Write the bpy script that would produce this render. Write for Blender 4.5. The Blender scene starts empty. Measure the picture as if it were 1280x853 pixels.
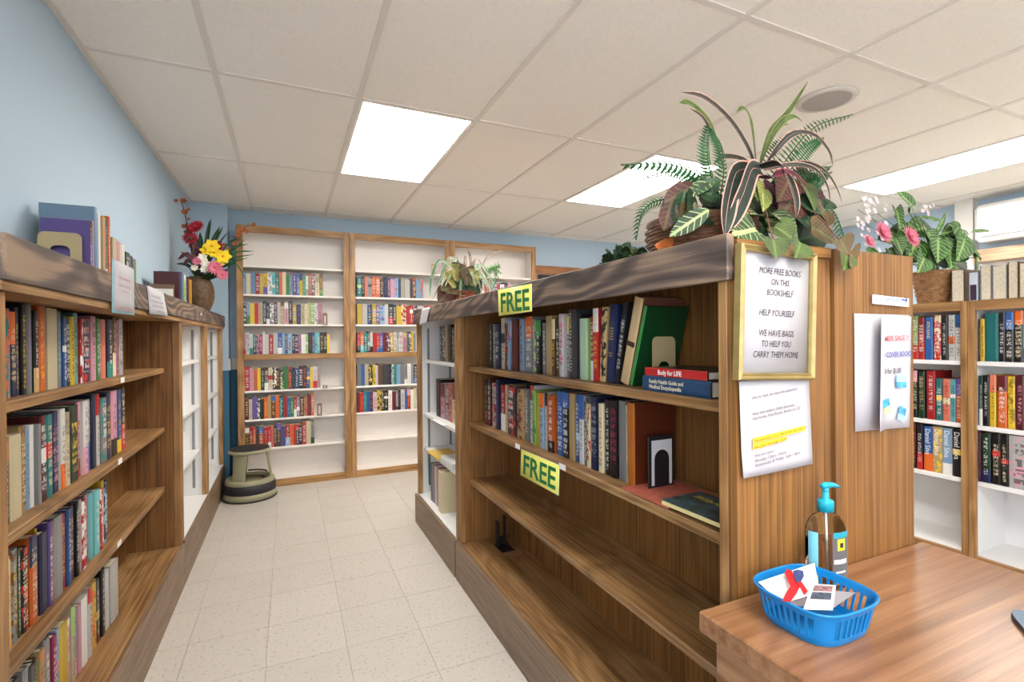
import bpy, math, random
from mathutils import Vector, Matrix, Euler
S = bpy.context.scene
COL = S.collection

# ---------------------------------------------------------------- camera
EYE = 1.28
FPX, YAW, PIT, ROL = 617.2, 0.4243, -0.0039, -0.0087

def ray(u, v):
    """direction of the sight line through photo pixel (u, v)"""
    a = (u - 640) / FPX; b = (v - 426.5) / FPX
    c, s = math.cos(ROL), math.sin(ROL); a, b = a * c + b * s, -a * s + b * c
    x, d, w = a, 1.0, -b
    c, s = math.cos(PIT), math.sin(PIT); y = d * c - w * s; z = d * s + w * c
    c, s = math.cos(YAW), math.sin(YAW)
    return Vector((x * c + y * s, -x * s + y * c, z))

def on_x(u, v, x):
    r = ray(u, v); r = r * (x / r.x); return Vector((r.x, r.y, r.z + EYE))
def on_y(u, v, y):
    r = ray(u, v); r = r * (y / r.y); return Vector((r.x, r.y, r.z + EYE))
def on_z(u, v, z):
    r = ray(u, v); r = r * ((z - EYE) / r.z); return Vector((r.x, r.y, z))

cd = bpy.data.cameras.new('camera'); cam = bpy.data.objects.new('camera', cd); COL.objects.link(cam)
c0 = ray(640, 426.5); rt = ray(640 + FPX, 426.5) - c0; up = ray(640, 426.5 - FPX) - c0
M = Matrix.Identity(4)
for i in range(3):
    M[i][0] = rt.normalized()[i]; M[i][1] = up.normalized()[i]; M[i][2] = -c0.normalized()[i]
M.translation = Vector((0, 0, EYE))
cam.matrix_world = M
cd.sensor_width = 36.0; cd.lens = FPX / 1280 * 36.0; cd.clip_start = 0.02; cd.clip_end = 50
S.camera = cam

# ---------------------------------------------------------------- light and exposure
LIGHT_POWER = 14.0
w = bpy.data.worlds.new('world'); S.world = w; w.use_nodes = True
w.node_tree.nodes['Background'].inputs[0].default_value = (0.9, 0.93, 1.0, 1)
w.node_tree.nodes['Background'].inputs[1].default_value = 4.6
# daylight from added, unseen windows behind the viewer (the portals guide the sky light)
def portal(loc, rot, sx, sy):
    l = bpy.data.lights.new('added_window_portal', 'AREA'); l.shape = 'RECTANGLE'; l.size = sx; l.size_y = sy; l.cycles.is_portal = True
    o = bpy.data.objects.new('added_window_portal', l); COL.objects.link(o); o.location = loc; o.rotation_euler = rot
# sun put in behind the viewer; its floor bounce brightens the ceiling
sl = bpy.data.lights.new('added_sun', 'SUN'); sl.energy = 14.0; sl.angle = math.radians(1.0); sl.color = (1.0, .96, .9)
so = bpy.data.objects.new('added_sun', sl); COL.objects.link(so); so.rotation_euler = (math.radians(38), 0, math.radians(12))
portal((-.81, -1.6, 1.45), (math.radians(90), 0, math.radians(-90)), 2.6, 1.7)
portal((-.1, -3.26, 1.45), (math.radians(90), 0, 0), .8, 1.7)
S.view_settings.view_transform = 'Standard'
S.view_settings.look = 'None'
S.view_settings.gamma = 1.0
S.view_settings.exposure = 0.74
S.view_settings.use_curve_mapping = False

# ---------------------------------------------------------------- colours and materials
def lin(c):
    return tuple(((x / 255) / 12.92 if x / 255 <= 0.04045 else ((x / 255 + 0.055) / 1.055) ** 2.4) for x in c)
def rgba(c): return (*lin(c), 1.0)

MATS = {}
def new_mat(name):
    m = bpy.data.materials.new(name); m.use_nodes = True
    nt = m.node_tree; b = nt.nodes['Principled BSDF']
    return m, nt, b

def plain(name, c, rough=0.6, metal=0.0, trans=0.0, ior=1.45, emit=0.0, noise=0.0, scale=20.0, bump=0.0, sheen=None):
    if name in MATS: return MATS[name]
    m, nt, b = new_mat(name)
    b.inputs['Base Color'].default_value = rgba(c)
    b.inputs['Roughness'].default_value = rough
    b.inputs['Metallic'].default_value = metal
    b.inputs['Transmission Weight'].default_value = trans
    b.inputs['IOR'].default_value = ior
    if emit:
        b.inputs['Emission Color'].default_value = rgba(c); b.inputs['Emission Strength'].default_value = emit
    if noise or bump:
        tc = nt.nodes.new('ShaderNodeTexCoord'); n = nt.nodes.new('ShaderNodeTexNoise')
        n.inputs['Scale'].default_value = scale; n.inputs['Detail'].default_value = 5
        nt.links.new(tc.outputs['Object'], n.inputs['Vector'])
        if noise:
            r = nt.nodes.new('ShaderNodeValToRGB')
            r.color_ramp.elements[0].position = 0.3; r.color_ramp.elements[1].position = 0.7
            k = 1 - noise
            r.color_ramp.elements[0].color = rgba(tuple(x * k for x in c)); r.color_ramp.elements[1].color = rgba(tuple(min(255, x * (1 + noise * .5)) for x in c))
            nt.links.new(n.outputs['Fac'], r.inputs['Fac']); nt.links.new(r.outputs['Color'], b.inputs['Base Color'])
        if bump:
            bp = nt.nodes.new('ShaderNodeBump'); bp.inputs['Strength'].default_value = bump; bp.inputs['Distance'].default_value = 0.002
            nt.links.new(n.outputs['Fac'], bp.inputs['Height']); nt.links.new(bp.outputs['Normal'], b.inputs['Normal'])
    MATS[name] = m
    return m

def wood(name, dark, mid, light, axis='z', fine=70.0, along=2.2, rough=0.45, contour=0.14, rings=10.0, cs=3.0):
    """wood grain running along one axis: fine streaks plus cathedral contour lines"""
    key = name + '_' + axis
    if key in MATS: return MATS[key]
    m, nt, b = new_mat(key)
    N, L = nt.nodes, nt.links
    tc = N.new('ShaderNodeTexCoord')
    oi = N.new('ShaderNodeObjectInfo')
    add = N.new('ShaderNodeVectorMath'); add.operation = 'ADD'
    rnd = N.new('ShaderNodeVectorMath'); rnd.operation = 'SCALE'; rnd.inputs[0].default_value = (3.1, 5.7, 7.3)
    L.new(oi.outputs['Random'], rnd.inputs['Scale'])
    L.new(tc.outputs['Object'], add.inputs[0]); L.new(rnd.outputs[0], add.inputs[1])
    def mp(a, al):
        n = N.new('ShaderNodeMapping'); sc = [a, a, a]; sc['xyz'.index(axis)] = al
        n.inputs['Scale'].default_value = sc; L.new(add.outputs[0], n.inputs['Vector']); return n
    n1 = N.new('ShaderNodeTexNoise'); n1.inputs['Scale'].default_value = 1; n1.inputs['Detail'].default_value = 6; n1.inputs['Roughness'].default_value = 0.65
    L.new(mp(fine, along).outputs[0], n1.inputs['Vector'])
    n2 = N.new('ShaderNodeTexNoise'); n2.inputs['Scale'].default_value = 1; n2.inputs['Detail'].default_value = 2; n2.inputs['Distortion'].default_value = 0.4
    L.new(mp(cs, cs * 0.28).outputs[0], n2.inputs['Vector'])
    mu = N.new('ShaderNodeMath'); mu.operation = 'MULTIPLY'; mu.inputs[1].default_value = rings * 6.283
    L.new(n2.outputs['Fac'], mu.inputs[0])
    si = N.new('ShaderNodeMath'); si.operation = 'SINE'; L.new(mu.outputs[0], si.inputs[0])
    s2 = N.new('ShaderNodeMath'); s2.operation = 'MULTIPLY_ADD'; s2.inputs[1].default_value = 0.5; s2.inputs[2].default_value = 0.5
    L.new(si.outputs[0], s2.inputs[0])
    mx = N.new('ShaderNodeMix'); mx.data_type = 'FLOAT'; mx.inputs[0].default_value = contour
    L.new(n1.outputs['Fac'], mx.inputs[2]); L.new(s2.outputs[0], mx.inputs[3])
    r = N.new('ShaderNodeValToRGB'); e = r.color_ramp.elements
    e[0].position = 0.34; e[0].color = rgba(dark); e[1].position = 0.66; e[1].color = rgba(light)
    k = e.new(0.5); k.color = rgba(mid)
    L.new(mx.outputs[0], r.inputs['Fac']); L.new(r.outputs['Color'], b.inputs['Base Color'])
    b.inputs['Roughness'].default_value = rough
    bp = N.new('ShaderNodeBump'); bp.inputs['Strength'].default_value = 0.12; bp.inputs['Distance'].default_value = 0.001
    L.new(n1.outputs['Fac'], bp.inputs['Height']); L.new(bp.outputs['Normal'], b.inputs['Normal'])
    MATS[key] = m
    return m

def oak(a): return wood('veneer', (84, 54, 20), (126, 83, 36), (152, 106, 52), a, fine=170, along=1.6, contour=.06, rough=.6)
def shelfw(a): return wood('shelf_veneer', (100, 70, 38), (144, 106, 64), (170, 134, 90), a, fine=110, contour=0.12)
def pine(a): return wood('stained_pine', (68, 56, 50), (96, 80, 73), (146, 122, 100), a, fine=40, along=1.5, contour=0.24, rings=15, cs=3.2, rough=0.55)
def plinthw(a): return wood('plinth_laminate', (106, 84, 64), (132, 108, 86), (150, 126, 102), a, fine=110, contour=0.06)
def frame_oak(a): return wood('frame_oak', (122, 86, 48), (156, 114, 68), (182, 140, 90), a, contour=0.14)
def deskw(a): return wood('desk_laminate', (112, 74, 46), (140, 98, 66), (160, 118, 84), a, fine=50, along=1.4, contour=0.12, rough=0.28)
white_lam = plain('white_laminate', (236, 235, 234), 0.4)
white_lam2 = plain('white_laminate_warm', (238, 231, 224), 0.45)

def book_material():
    m, nt, b = new_mat('book_cover'); N, L = nt.nodes, nt.links
    def att(n):
        a = N.new('ShaderNodeAttribute'); a.attribute_type = 'OBJECT'; a.attribute_name = n; return a
    def mth(op, *a):
        n = N.new('ShaderNodeMath'); n.operation = op
        for i, x in enumerate(a):
            if isinstance(x, (int, float)): n.inputs[i].default_value = x
            else: L.new(x, n.inputs[i])
        return n.outputs[0]
    def mix(f, a, c):
        n = N.new('ShaderNodeMix'); n.data_type = 'RGBA'; L.new(f, n.inputs[0]); L.new(a, n.inputs[6]); L.new(c, n.inputs[7]); return n.outputs[2]
    c1, c2, c3, cs = att('c1'), att('c2'), att('c3'), att('cs')
    def sep(n):
        a = att(n); s = N.new('ShaderNodeSeparateXYZ'); L.new(a.outputs['Vector'], s.inputs[0]); return s.outputs
    seed, ncell, blo = sep('pa'); bhi, tlo, thi = sep('pb'); blot, wid, _u = sep('pc')
    uv = N.new('ShaderNodeUVMap'); uv.uv_map = 'UVMap'
    s = N.new('ShaderNodeSeparateXYZ'); L.new(uv.outputs[0], s.inputs[0]); u, v = s.outputs[0], s.outputs[1]
    spine = mth('GREATER_THAN', u, -0.5)
    band = mth('MULTIPLY', mth('GREATER_THAN', v, blo), mth('LESS_THAN', v, bhi))
    # printed picture blotches
    cb = N.new('ShaderNodeCombineXYZ'); L.new(mth('MULTIPLY', u, 1.2), cb.inputs[0]); L.new(mth('MULTIPLY', v, 5.0), cb.inputs[1]); L.new(seed, cb.inputs[2])
    nz = N.new('ShaderNodeTexNoise'); nz.inputs['Scale'].default_value = 1.6; nz.inputs['Detail'].default_value = 3; L.new(cb.outputs[0], nz.inputs['Vector'])
    art = mth('MULTIPLY', mth('GREATER_THAN', nz.outputs['Fac'], 0.54), blot)
    f = mth('MAXIMUM', band, art)
    col = mix(f, c1.outputs['Color'], c2.outputs['Color'])
    # rows of tiny unreadable title marks
    cu = mth('FLOOR', mth('MULTIPLY', u, 13.0)); cv = mth('FLOOR', mth('MULTIPLY', v, ncell))
    cc = N.new('ShaderNodeCombineXYZ'); L.new(cu, cc.inputs[0]); L.new(cv, cc.inputs[1]); L.new(seed, cc.inputs[2])
    wn = N.new('ShaderNodeTexWhiteNoise'); wn.noise_dimensions = '3D'; L.new(cc.outputs[0], wn.inputs['Vector'])
    g = mth('MULTIPLY', mth('GREATER_THAN', wn.outputs['Value'], 0.42), .68)
    gap = mth('GREATER_THAN', mth('FRACT', mth('MULTIPLY', mth('ADD', cv, 0.1), 0.25)), 0.2)
    iu = mth('LESS_THAN', mth('ABSOLUTE', mth('SUBTRACT', u, 0.5)), wid)
    iv = mth('MULTIPLY', mth('GREATER_THAN', v, tlo), mth('LESS_THAN', v, thi))
    brk = mth('GREATER_THAN', mth('FRACT', mth('ADD', mth('MULTIPLY', v, 3.3), seed)), 0.12)
    t = mth('MULTIPLY', mth('MULTIPLY', mth('MULTIPLY', g, gap), mth('MULTIPLY', iu, iv)), brk)
    col = mix(t, col, c3.outputs['Color'])
    col = mix(spine, cs.outputs['Color'], col)
    L.new(col, b.inputs['Base Color']); b.inputs['Roughness'].default_value = 0.38
    return m
BOOKM = book_material()
PAGE = plain('page_edges', (226, 214, 190), 0.85, noise=0.08, scale=160)

# ---------------------------------------------------------------- mesh helpers
LOC = {}
class MB:
    """collects shapes in world coordinates; build() links them as one mesh object"""
    def __init__(s): s.v = []; s.f = []; s.m = []; s.uv = {}; s.sm = set()
    def add(s, vs, fs, mat=0, smooth=False):
        o = len(s.v); s.v += [tuple(p) for p in vs]
        for f in fs:
            if smooth: s.sm.add(len(s.f))
            s.f.append(tuple(i + o for i in f)); s.m.append(mat)
        return s
    def box(s, x0, x1, y0, y1, z0, z1, mat=0, bev=0.0):
        if bev <= 0:
            vs = [(x, y, z) for z in (z0, z1) for y in (y0, y1) for x in (x0, x1)]
            fs = [(0, 2, 3, 1), (4, 5, 7, 6), (0, 1, 5, 4), (2, 6, 7, 3), (0, 4, 6, 2), (1, 3, 7, 5)]
            return s.add(vs, fs, mat)
        b = min(bev, abs(x1 - x0) * .45, abs(y1 - y0) * .45, abs(z1 - z0) * .45)
        vs = []
        for sz, z in ((0, z0), (1, z1)):
            for sy, y in ((0, y0), (1, y1)):
                for sx, x in ((0, x0), (1, x1)):
                    dx, dy, dz = (b if sx == 0 else -b), (b if sy == 0 else -b), (b if sz == 0 else -b)
                    vs += [(x, y + dy, z + dz), (x + dx, y, z + dz), (x + dx, y + dy, z)]
        I = lambda sx, sy, sz, k: ((sz * 2 + sy) * 2 + sx) * 3 + k
        fs = []
        for q in (0, 1):
            fs.append([I(q, a, c, 0) for a, c in ((0, 0), (1, 0), (1, 1), (0, 1))][::(1 if q else -1)])
            fs.append([I(a, q, c, 1) for a, c in ((0, 0), (0, 1), (1, 1), (1, 0))][::(1 if q else -1)])
            fs.append([I(a, c, q, 2) for a, c in ((0, 0), (1, 0), (1, 1), (0, 1))][::(1 if q else -1)])
        for a in (0, 1):
            for c in (0, 1):
                fs.append([I(0, a, c, 1), I(1, a, c, 1), I(1, a, c, 2), I(0, a, c, 2)])
                fs.append([I(a, 0, c, 0), I(a, 1, c, 0), I(a, 1, c, 2), I(a, 0, c, 2)])
                fs.append([I(a, c, 0, 0), I(a, c, 1, 0), I(a, c, 1, 1), I(a, c, 0, 1)])
                for e in (0, 1): fs.append([I(a, c, e, 0), I(a, c, e, 1), I(a, c, e, 2)])
        return s.add(vs, fs, mat)
    def lathe(s, cx, cy, prof, n=32, mat=0, sx=1.0, sy=1.0, smooth=True, wob=None, rot=0.0):
        o = len(s.v); vs = []
        for j, (r, z) in enumerate(prof):
            for i in range(n):
                a = 2 * math.pi * i / n; rr = r + (wob(i, j) if wob else 0)
                x, y = rr * math.cos(a) * sx, rr * math.sin(a) * sy
                vs.append((cx + x * math.cos(rot) - y * math.sin(rot), cy + x * math.sin(rot) + y * math.cos(rot), z))
        fs = [(j * n + i, j * n + (i + 1) % n, (j + 1) * n + (i + 1) % n, (j + 1) * n + i) for j in range(len(prof) - 1) for i in range(n)]
        return s.add(vs, fs, mat, smooth)
    def disc(s, cx, cy, z, r, n=32, mat=0, sx=1, sy=1, rot=0.0):
        vs = []
        for i in range(n):
            x = r * sx * math.cos(2 * math.pi * i / n); y = r * sy * math.sin(2 * math.pi * i / n)
            vs.append((cx + x * math.cos(rot) - y * math.sin(rot), cy + x * math.sin(rot) + y * math.cos(rot), z))
        return s.add(vs, [tuple(range(n))], mat)
    def tube(s, pts, r, n=6, mat=0):
        pts = [Vector(p) for p in pts]; rs = r if isinstance(r, (list, tuple)) else [r] * len(pts)
        vs = []; up = Vector((0.3, 0.2, 1)).normalized()
        for i, p in enumerate(pts):
            d = (pts[min(i + 1, len(pts) - 1)] - pts[max(i - 1, 0)]).normalized()
            a = d.cross(up)
            if a.length < 1e-3: a = d.cross(Vector((1, 0, 0)))
            a.normalize(); c = d.cross(a)
            for k in range(n):
                t = 2 * math.pi * k / n; vs.append(p + (a * math.cos(t) + c * math.sin(t)) * rs[i])
        fs = [(j * n + i, j * n + (i + 1) % n, (j + 1) * n + (i + 1) % n, (j + 1) * n + i) for j in range(len(pts) - 1) for i in range(n)]
        fs += [tuple(range(n))[::-1], tuple(range((len(pts) - 1) * n, len(pts) * n))]
        return s.add(vs, fs, mat, True)
    def build(s, name, mats, parent=None, uvs=None):
        if not isinstance(mats, (list, tuple)): mats = [mats]
        if parent is not None: org = LOC[parent.name]
        else:
            xs, ys, zs = zip(*s.v); org = Vector(((min(xs) + max(xs)) / 2, (min(ys) + max(ys)) / 2, min(zs)))
        me = bpy.data.meshes.new(name)
        me.from_pydata([(a - org.x, b - org.y, c - org.z) for a, b, c in s.v], [], s.f)
        for m in mats: me.materials.append(m)
        me.polygons.foreach_set('material_index', s.m)
        if s.sm: me.polygons.foreach_set('use_smooth', [i in s.sm for i in range(len(s.f))])
        if uvs is not None:
            l = me.uv_layers.new(name='UVMap'); l.data.foreach_set('uv', [c for p in uvs for c in p])
        o = bpy.data.objects.new(name, me); COL.objects.link(o)
        if parent is not None: o.parent = parent
        else: o.location = org
        LOC[o.name] = org
        return o

def empty(name, loc):
    o = bpy.data.objects.new(name, None); COL.objects.link(o); o.location = loc; o.empty_display_size = 0.05
    LOC[o.name] = Vector(loc); return o
def tag(o, label=None, cat=None, group=None, kind=None):
    if label: o['label'] = label
    if cat: o['category'] = cat
    if group: o['group'] = group
    if kind: o['kind'] = kind
    return o
def thing(name, loc, label, cat, group=None): return tag(empty(name, loc), label, cat, group)
def bx(name, x0, x1, y0, y1, z0, z1, mat, parent=None, bev=0.0):
    return MB().box(x0, x1, y0, y1, z0, z1, 0, bev).build(name, mat, parent)

FONTC = {}
def text(name, body, size, mat, origin, right, upv, parent, align='LEFT', bold=0.0, shear=0.0, width=None, proud=0.0008):
    """flat lettering; origin = baseline start (or centre), right / upv = directions in the world"""
    cu = bpy.data.curves.new('txt', 'FONT'); cu.body = body; cu.size = size; cu.align_x = align; cu.offset = bold; cu.shear = shear; cu.resolution_u = 2
    t = bpy.data.objects.new('txt', cu); COL.objects.link(t)
    bpy.context.view_layer.update()
    me = bpy.data.meshes.new_from_object(t.evaluated_get(bpy.context.evaluated_depsgraph_get()))
    bpy.data.objects.remove(t)
    right = Vector(right).normalized(); upv = Vector(upv).normalized(); nrm = right.cross(upv)
    xs = [v.co.x for v in me.vertices]; k = 1.0
    if width and xs: k = width / (max(xs) - min(xs))
    base = Vector(origin) + nrm * proud - LOC[parent.name]
    for v in me.vertices:
        v.co = base + right * v.co.x * k + upv * v.co.y
    me.materials.clear(); me.materials.append(mat); me.name = name
    o = bpy.data.objects.new(name, me); COL.objects.link(o); o.parent = parent; LOC[o.name] = LOC[parent.name]
    return o
# ================================================================ the room
XL, XR, YB, YF, ZC = -0.755, 5.5, 5.04, -3.2, 2.465

def wall_mat():
    m, nt, b = new_mat('wall_paint'); N, L = nt.nodes, nt.links
    g = N.new('ShaderNodeNewGeometry'); s = N.new('ShaderNodeSeparateXYZ'); L.new(g.outputs['Position'], s.inputs[0])
    c = N.new('ShaderNodeMath'); c.operation = 'LESS_THAN'; c.inputs[1].default_value = 1.03; L.new(s.outputs[2], c.inputs[0])
    mx = N.new('ShaderNodeMix'); mx.data_type = 'RGBA'; mx.inputs[6].default_value = rgba((176, 196, 212)); mx.inputs[7].default_value = rgba((58, 108, 134))
    L.new(c.outputs[0], mx.inputs[0]); L.new(mx.outputs[2], b.inputs['Base Color'])
    b.inputs['Roughness'].default_value = 0.7
    n = N.new('ShaderNodeTexNoise'); n.inputs['Scale'].default_value = 120; n.inputs['Detail'].default_value = 3
    tc = N.new('ShaderNodeTexCoord'); L.new(tc.outputs['Object'], n.inputs['Vector'])
    bp = N.new('ShaderNodeBump'); bp.inputs['Strength'].default_value = 0.08; bp.inputs['Distance'].default_value = 0.002
    L.new(n.outputs['Fac'], bp.inputs['Height']); L.new(bp.outputs['Normal'], b.inputs['Normal'])
    return m
WALL = wall_mat()
offwhite = plain('offwhite_paint', (222, 220, 214), 0.6)
def struct(name, *a, **k): return tag(bx(name, *a, **k), kind='structure')

DX0, DX1, DZ = 2.60, 3.50, 2.02
wb = MB()
wb.box(XL, DX0, YB, YB + .12, 0, ZC + .15); wb.box(DX1, XR, YB, YB + .12, 0, ZC + .15); wb.box(DX0, DX1, YB, YB + .12, DZ, ZC + .15)
tag(wb.build('wall_back', WALL), kind='structure')
wb = MB(); wb.box(XL - .12, XL, -.3, YB + .12, 0, ZC + .15); wb.box(XL - .12, XL, YF, -2.9, 0, ZC + .15); wb.box(XL - .12, XL, -2.9, -.3, 0, .6); wb.box(XL - .12, XL, -2.9, -.3, 2.3, ZC + .15)
tag(wb.build('wall_left', WALL), kind='structure')
wn = struct('added_window_2', XL - .08, XL - .04, -2.9, -.3, .6, .65, plain('added_window_frame', (230, 230, 228), .4))  # unseen window, added so daylight brightens the shelves and ceiling
for y_ in (-2.9, -1.62, -.34): bx('added_window_frame', XL - .08, XL - .04, y_, y_ + .04, .65, 2.3, plain('added_window_frame', (230, 230, 228), .4), wn)
struct('wall_right', XR, XR + .12, YF, YB + .12, 0, ZC + .15, WALL)
wb = MB(); wb.box(XL, -.5, YF - .12, YF, 0, ZC + .15); wb.box(.3, XR, YF - .12, YF, 0, ZC + .15); wb.box(-.5, .3, YF - .12, YF, 0, .6); wb.box(-.5, .3, YF - .12, YF, 2.3, ZC + .15)
tag(wb.build('wall_front', WALL), kind='structure')
wn = struct('added_window_1', -.5, .3, YF - .08, YF - .04, .6, .65, plain('added_window_frame', (230, 230, 228), .4))  # added opening in the unseen front wall, lets in extra daylight
for x_ in (-.5, .26): bx('added_window_frame', x_, x_ + .04, YF - .08, YF - .04, .65, 2.3, plain('added_window_frame', (230, 230, 228), .4), wn)
struct('wall_corner_pier', XL, -0.475, 4.90, YB, 0, ZC + .02, WALL)
struct('trim_1', -0.475, -0.40, YB - .012, YB, 1.03, 1.13, offwhite)
struct('trim_2', -0.475, -0.463, 4.90, YB - .012, 1.03, 1.13, offwhite)
# pale pier and lower panelling on the far right wall
pier0 = on_x(1224, 300, XR).y; pier1 = on_x(1201, 300, XR).y
struct('wall_right_pier', XR - .10, XR, pier0 - .0, pier1, 0, ZC + .02, offwhite)
struct('trim_3', XR - .012, XR, YF, pier0, 0, 1.90, offwhite)

# ceiling: slab, tiles and the grid of bars
def tile_mat():
    m, nt, b = new_mat('ceiling_tile_board'); N, L = nt.nodes, nt.links
    tc = N.new('ShaderNodeTexCoord'); n = N.new('ShaderNodeTexNoise'); n.inputs['Scale'].default_value = 90; n.inputs['Detail'].default_value = 4
    L.new(tc.outputs['Object'], n.inputs['Vector'])
    r = N.new('ShaderNodeValToRGB'); r.color_ramp.elements[0].position = .35; r.color_ramp.elements[1].position = .6
    r.color_ramp.elements[0].color = rgba((238, 232, 223)); r.color_ramp.elements[1].color = rgba((243, 237, 229))
    L.new(n.outputs['Fac'], r.inputs['Fac']); L.new(r.outputs['Color'], b.inputs['Base Color']); b.inputs['Roughness'].default_value = .9
    bp = N.new('ShaderNodeBump'); bp.inputs['Strength'].default_value = 0.15; bp.inputs['Distance'].default_value = 0.001
    L.new(n.outputs['Fac'], bp.inputs['Height']); L.new(bp.outputs['Normal'], b.inputs['Normal'])
    return m
TILE = tile_mat()
BAR = plain('grid_bar_paint', (224, 216, 208), .5)
ceil = struct('ceiling', XL, XR, YF, YB, ZC + .05, ZC + .15, plain('slab', (190, 180, 168), .9))
cx = [XL] + [-0.896 + .61 * i for i in range(1, 11)] + [XR]
cy = [YF, -2.245, -1.062, 0.122, 1.305, 2.5055, 3.689, 4.87, YB]
LIGHTS = [(2, 5, 'square white ceiling light panel above the aisle'), (5, 5, 'ceiling light panel partly hidden behind the big potted plant'),
          (8, 4, 'long ceiling light panel near the wall air conditioner')]
# more of the same fixtures, added unseen behind the camera to brighten the room
LIGHTS += [(2, 2, 'added unseen ceiling light panel over the aisle behind the viewer'), (8, 2, 'added unseen ceiling light panel beside the far wall behind the desk'),
           (2, 0, 'added unseen ceiling light panel over the aisle at the front wall'), (5, 0, 'added unseen middle ceiling light panel at the front wall'), (8, 0, 'added unseen ceiling light panel at the front wall corner')]
lit = {(a, b) for a, b, _ in LIGHTS}
for i in range(len(cx) - 1):
    for j in range(len(cy) - 1):
        if (i, j) in lit: continue
        MB().box(cx[i] + .010, cx[i + 1] - .010, cy[j] + .010, cy[j + 1] - .010, ZC, ZC + .015, 0).build('ceiling_tile', TILE, ceil)
for x in cx[1:-1]:
    bx('grid_bar', x - .012, x + .012, YF, YB, ZC - .006, ZC + .004, BAR, ceil)
for y in cy[1:-1]:
    for i in range(len(cx) - 1):
        bx('grid_bar', cx[i] + .0125, cx[i + 1] - .0125, y - .012, y + .012, ZC - .005, ZC + .004, BAR, ceil)
bx('wall_angle', XL, XL + .022, YF, YB, ZC - .008, ZC - .001, BAR, ceil)
bx('wall_angle', XL + .022, XR, YB - .022, YB, ZC - .008, ZC - .001, BAR, ceil)
bx('wall_angle', XR - .022, XR, YF, YB - .022, ZC - .008, ZC - .001, BAR, ceil)

GLOW = plain('light_diffuser', (255, 250, 242), .5, emit=LIGHT_POWER)
def ceiling_light(i, j, label):
    x0, x1, y0, y1 = cx[i] + .013, cx[i + 1] - .013, cy[j] + .013, cy[j + 1] - .013
    t = thing('ceiling_light', ((x0 + x1) / 2, (y0 + y1) / 2, ZC - .002), label, 'ceiling light', 'recessed ceiling light panels')
    b = MB()
    b.box(x0, x1, y0, y0 + .012, ZC - .004, ZC + .02); b.box(x0, x1, y1 - .012, y1, ZC - .004, ZC + .02)
    b.box(x0, x0 + .012, y0 + .012, y1 - .012, ZC - .004, ZC + .02); b.box(x1 - .012, x1, y0 + .012, y1 - .012, ZC - .004, ZC + .02)
    b.build('frame', plain('light_frame', (236, 234, 230), .4), t)
    bx('diffuser', x0 + .0125, x1 - .0125, y0 + .0125, y1 - .0125, ZC + .001, ZC + .012, GLOW, t)
for a in LIGHTS: ceiling_light(*a)

# round speaker in the ceiling
sp = thing('ceiling_speaker', (2.455, 1.60, ZC - .012), 'round grey ceiling speaker with a perforated grille', 'speaker')
MB().lathe(2.455, 1.60, [(.108, ZC - .012), (.128, ZC - .010), (.135, ZC - .002), (.130, ZC - .001)], 40).build('rim', plain('speaker_rim', (205, 198, 190), .5), sp)
MB().lathe(2.455, 1.60, [(.108, ZC - .011), (.07, ZC - .014), (.0005, ZC - .015)], 40).build('grille', plain('speaker_grille', (172, 166, 160), .7, noise=.15, scale=400), sp)

# floor: slab with vinyl tiles
def vct():
    m, nt, b = new_mat('vinyl_tile'); N, L = nt.nodes, nt.links
    g = N.new('ShaderNodeNewGeometry'); oi = N.new('ShaderNodeObjectInfo')
    n = N.new('ShaderNodeTexNoise'); n.inputs['Scale'].default_value = 70; n.inputs['Detail'].default_value = 3; L.new(g.outputs['Position'], n.inputs['Vector'])
    r = N.new('ShaderNodeValToRGB'); e = r.color_ramp.elements
    e[0].position = .33; e[0].color = rgba((176, 166, 153)); e[1].position = .42; e[1].color = rgba((200, 193, 184))
    L.new(n.outputs['Fac'], r.inputs['Fac'])
    n2 = N.new('ShaderNodeTexNoise'); n2.inputs['Scale'].default_value = 6; L.new(g.outputs['Position'], n2.inputs['Vector'])
    h = N.new('ShaderNodeHueSaturation'); L.new(r.outputs['Color'], h.inputs['Color'])
    a = N.new('ShaderNodeMath'); a.operation = 'MULTIPLY_ADD'; a.inputs[1].default_value = .05; a.inputs[2].default_value = .955; L.new(oi.outputs['Random'], a.inputs[0])
    a2 = N.new('ShaderNodeMath'); a2.operation = 'MULTIPLY_ADD'; a2.inputs[1].default_value = .08; L.new(n2.outputs['Fac'], a2.inputs[0]); L.new(a.outputs[0], a2.inputs[2])
    L.new(a2.outputs[0], h.inputs['Value']); L.new(h.outputs['Color'], b.inputs['Base Color'])
    b.inputs['Roughness'].default_value = .4
    return m
VCT = vct()
floor = struct('floor', XL, XR, YF, YB, -.10, -.004, plain('floor_joint', (150, 140, 126), .8))
T = .305; tx0 = -0.095 - 3 * T; ty0 = 2.77 - 20 * T
near, rest = [], MB()
first = None
for i in range(22):
    for j in range(28):
        x0, y0 = tx0 + i * T, ty0 + j * T
        a0, a1, b0, b1 = max(x0, XL), min(x0 + T, XR), max(y0, YF), min(y0 + T, YB)
        if a1 - a0 < .02 or b1 - b0 < .02: continue
        full = (a1 - a0 > T - .001) and (b1 - b0 > T - .001)
        seen = x0 < 1.3 and y0 > -.6
        if seen:
            if full and first is not None:
                o = first.copy(); COL.objects.link(o); o.parent = floor
                o.location = first.location + Vector((x0 - fx, y0 - fy, 0))
            else:
                o = MB().box(a0 + .0008, a1 - .0008, b0 + .0008, b1 - .0008, -.004, 0).build('floor_tile', VCT, floor)
                if full: first, fx, fy = o, x0, y0
        else: rest.box(a0 + .0008, a1 - .0008, b0 + .0008, b1 - .0008, -.004, 0)
tag(rest.build('distant_floor_tiles', VCT, floor), kind='stuff')

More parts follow.
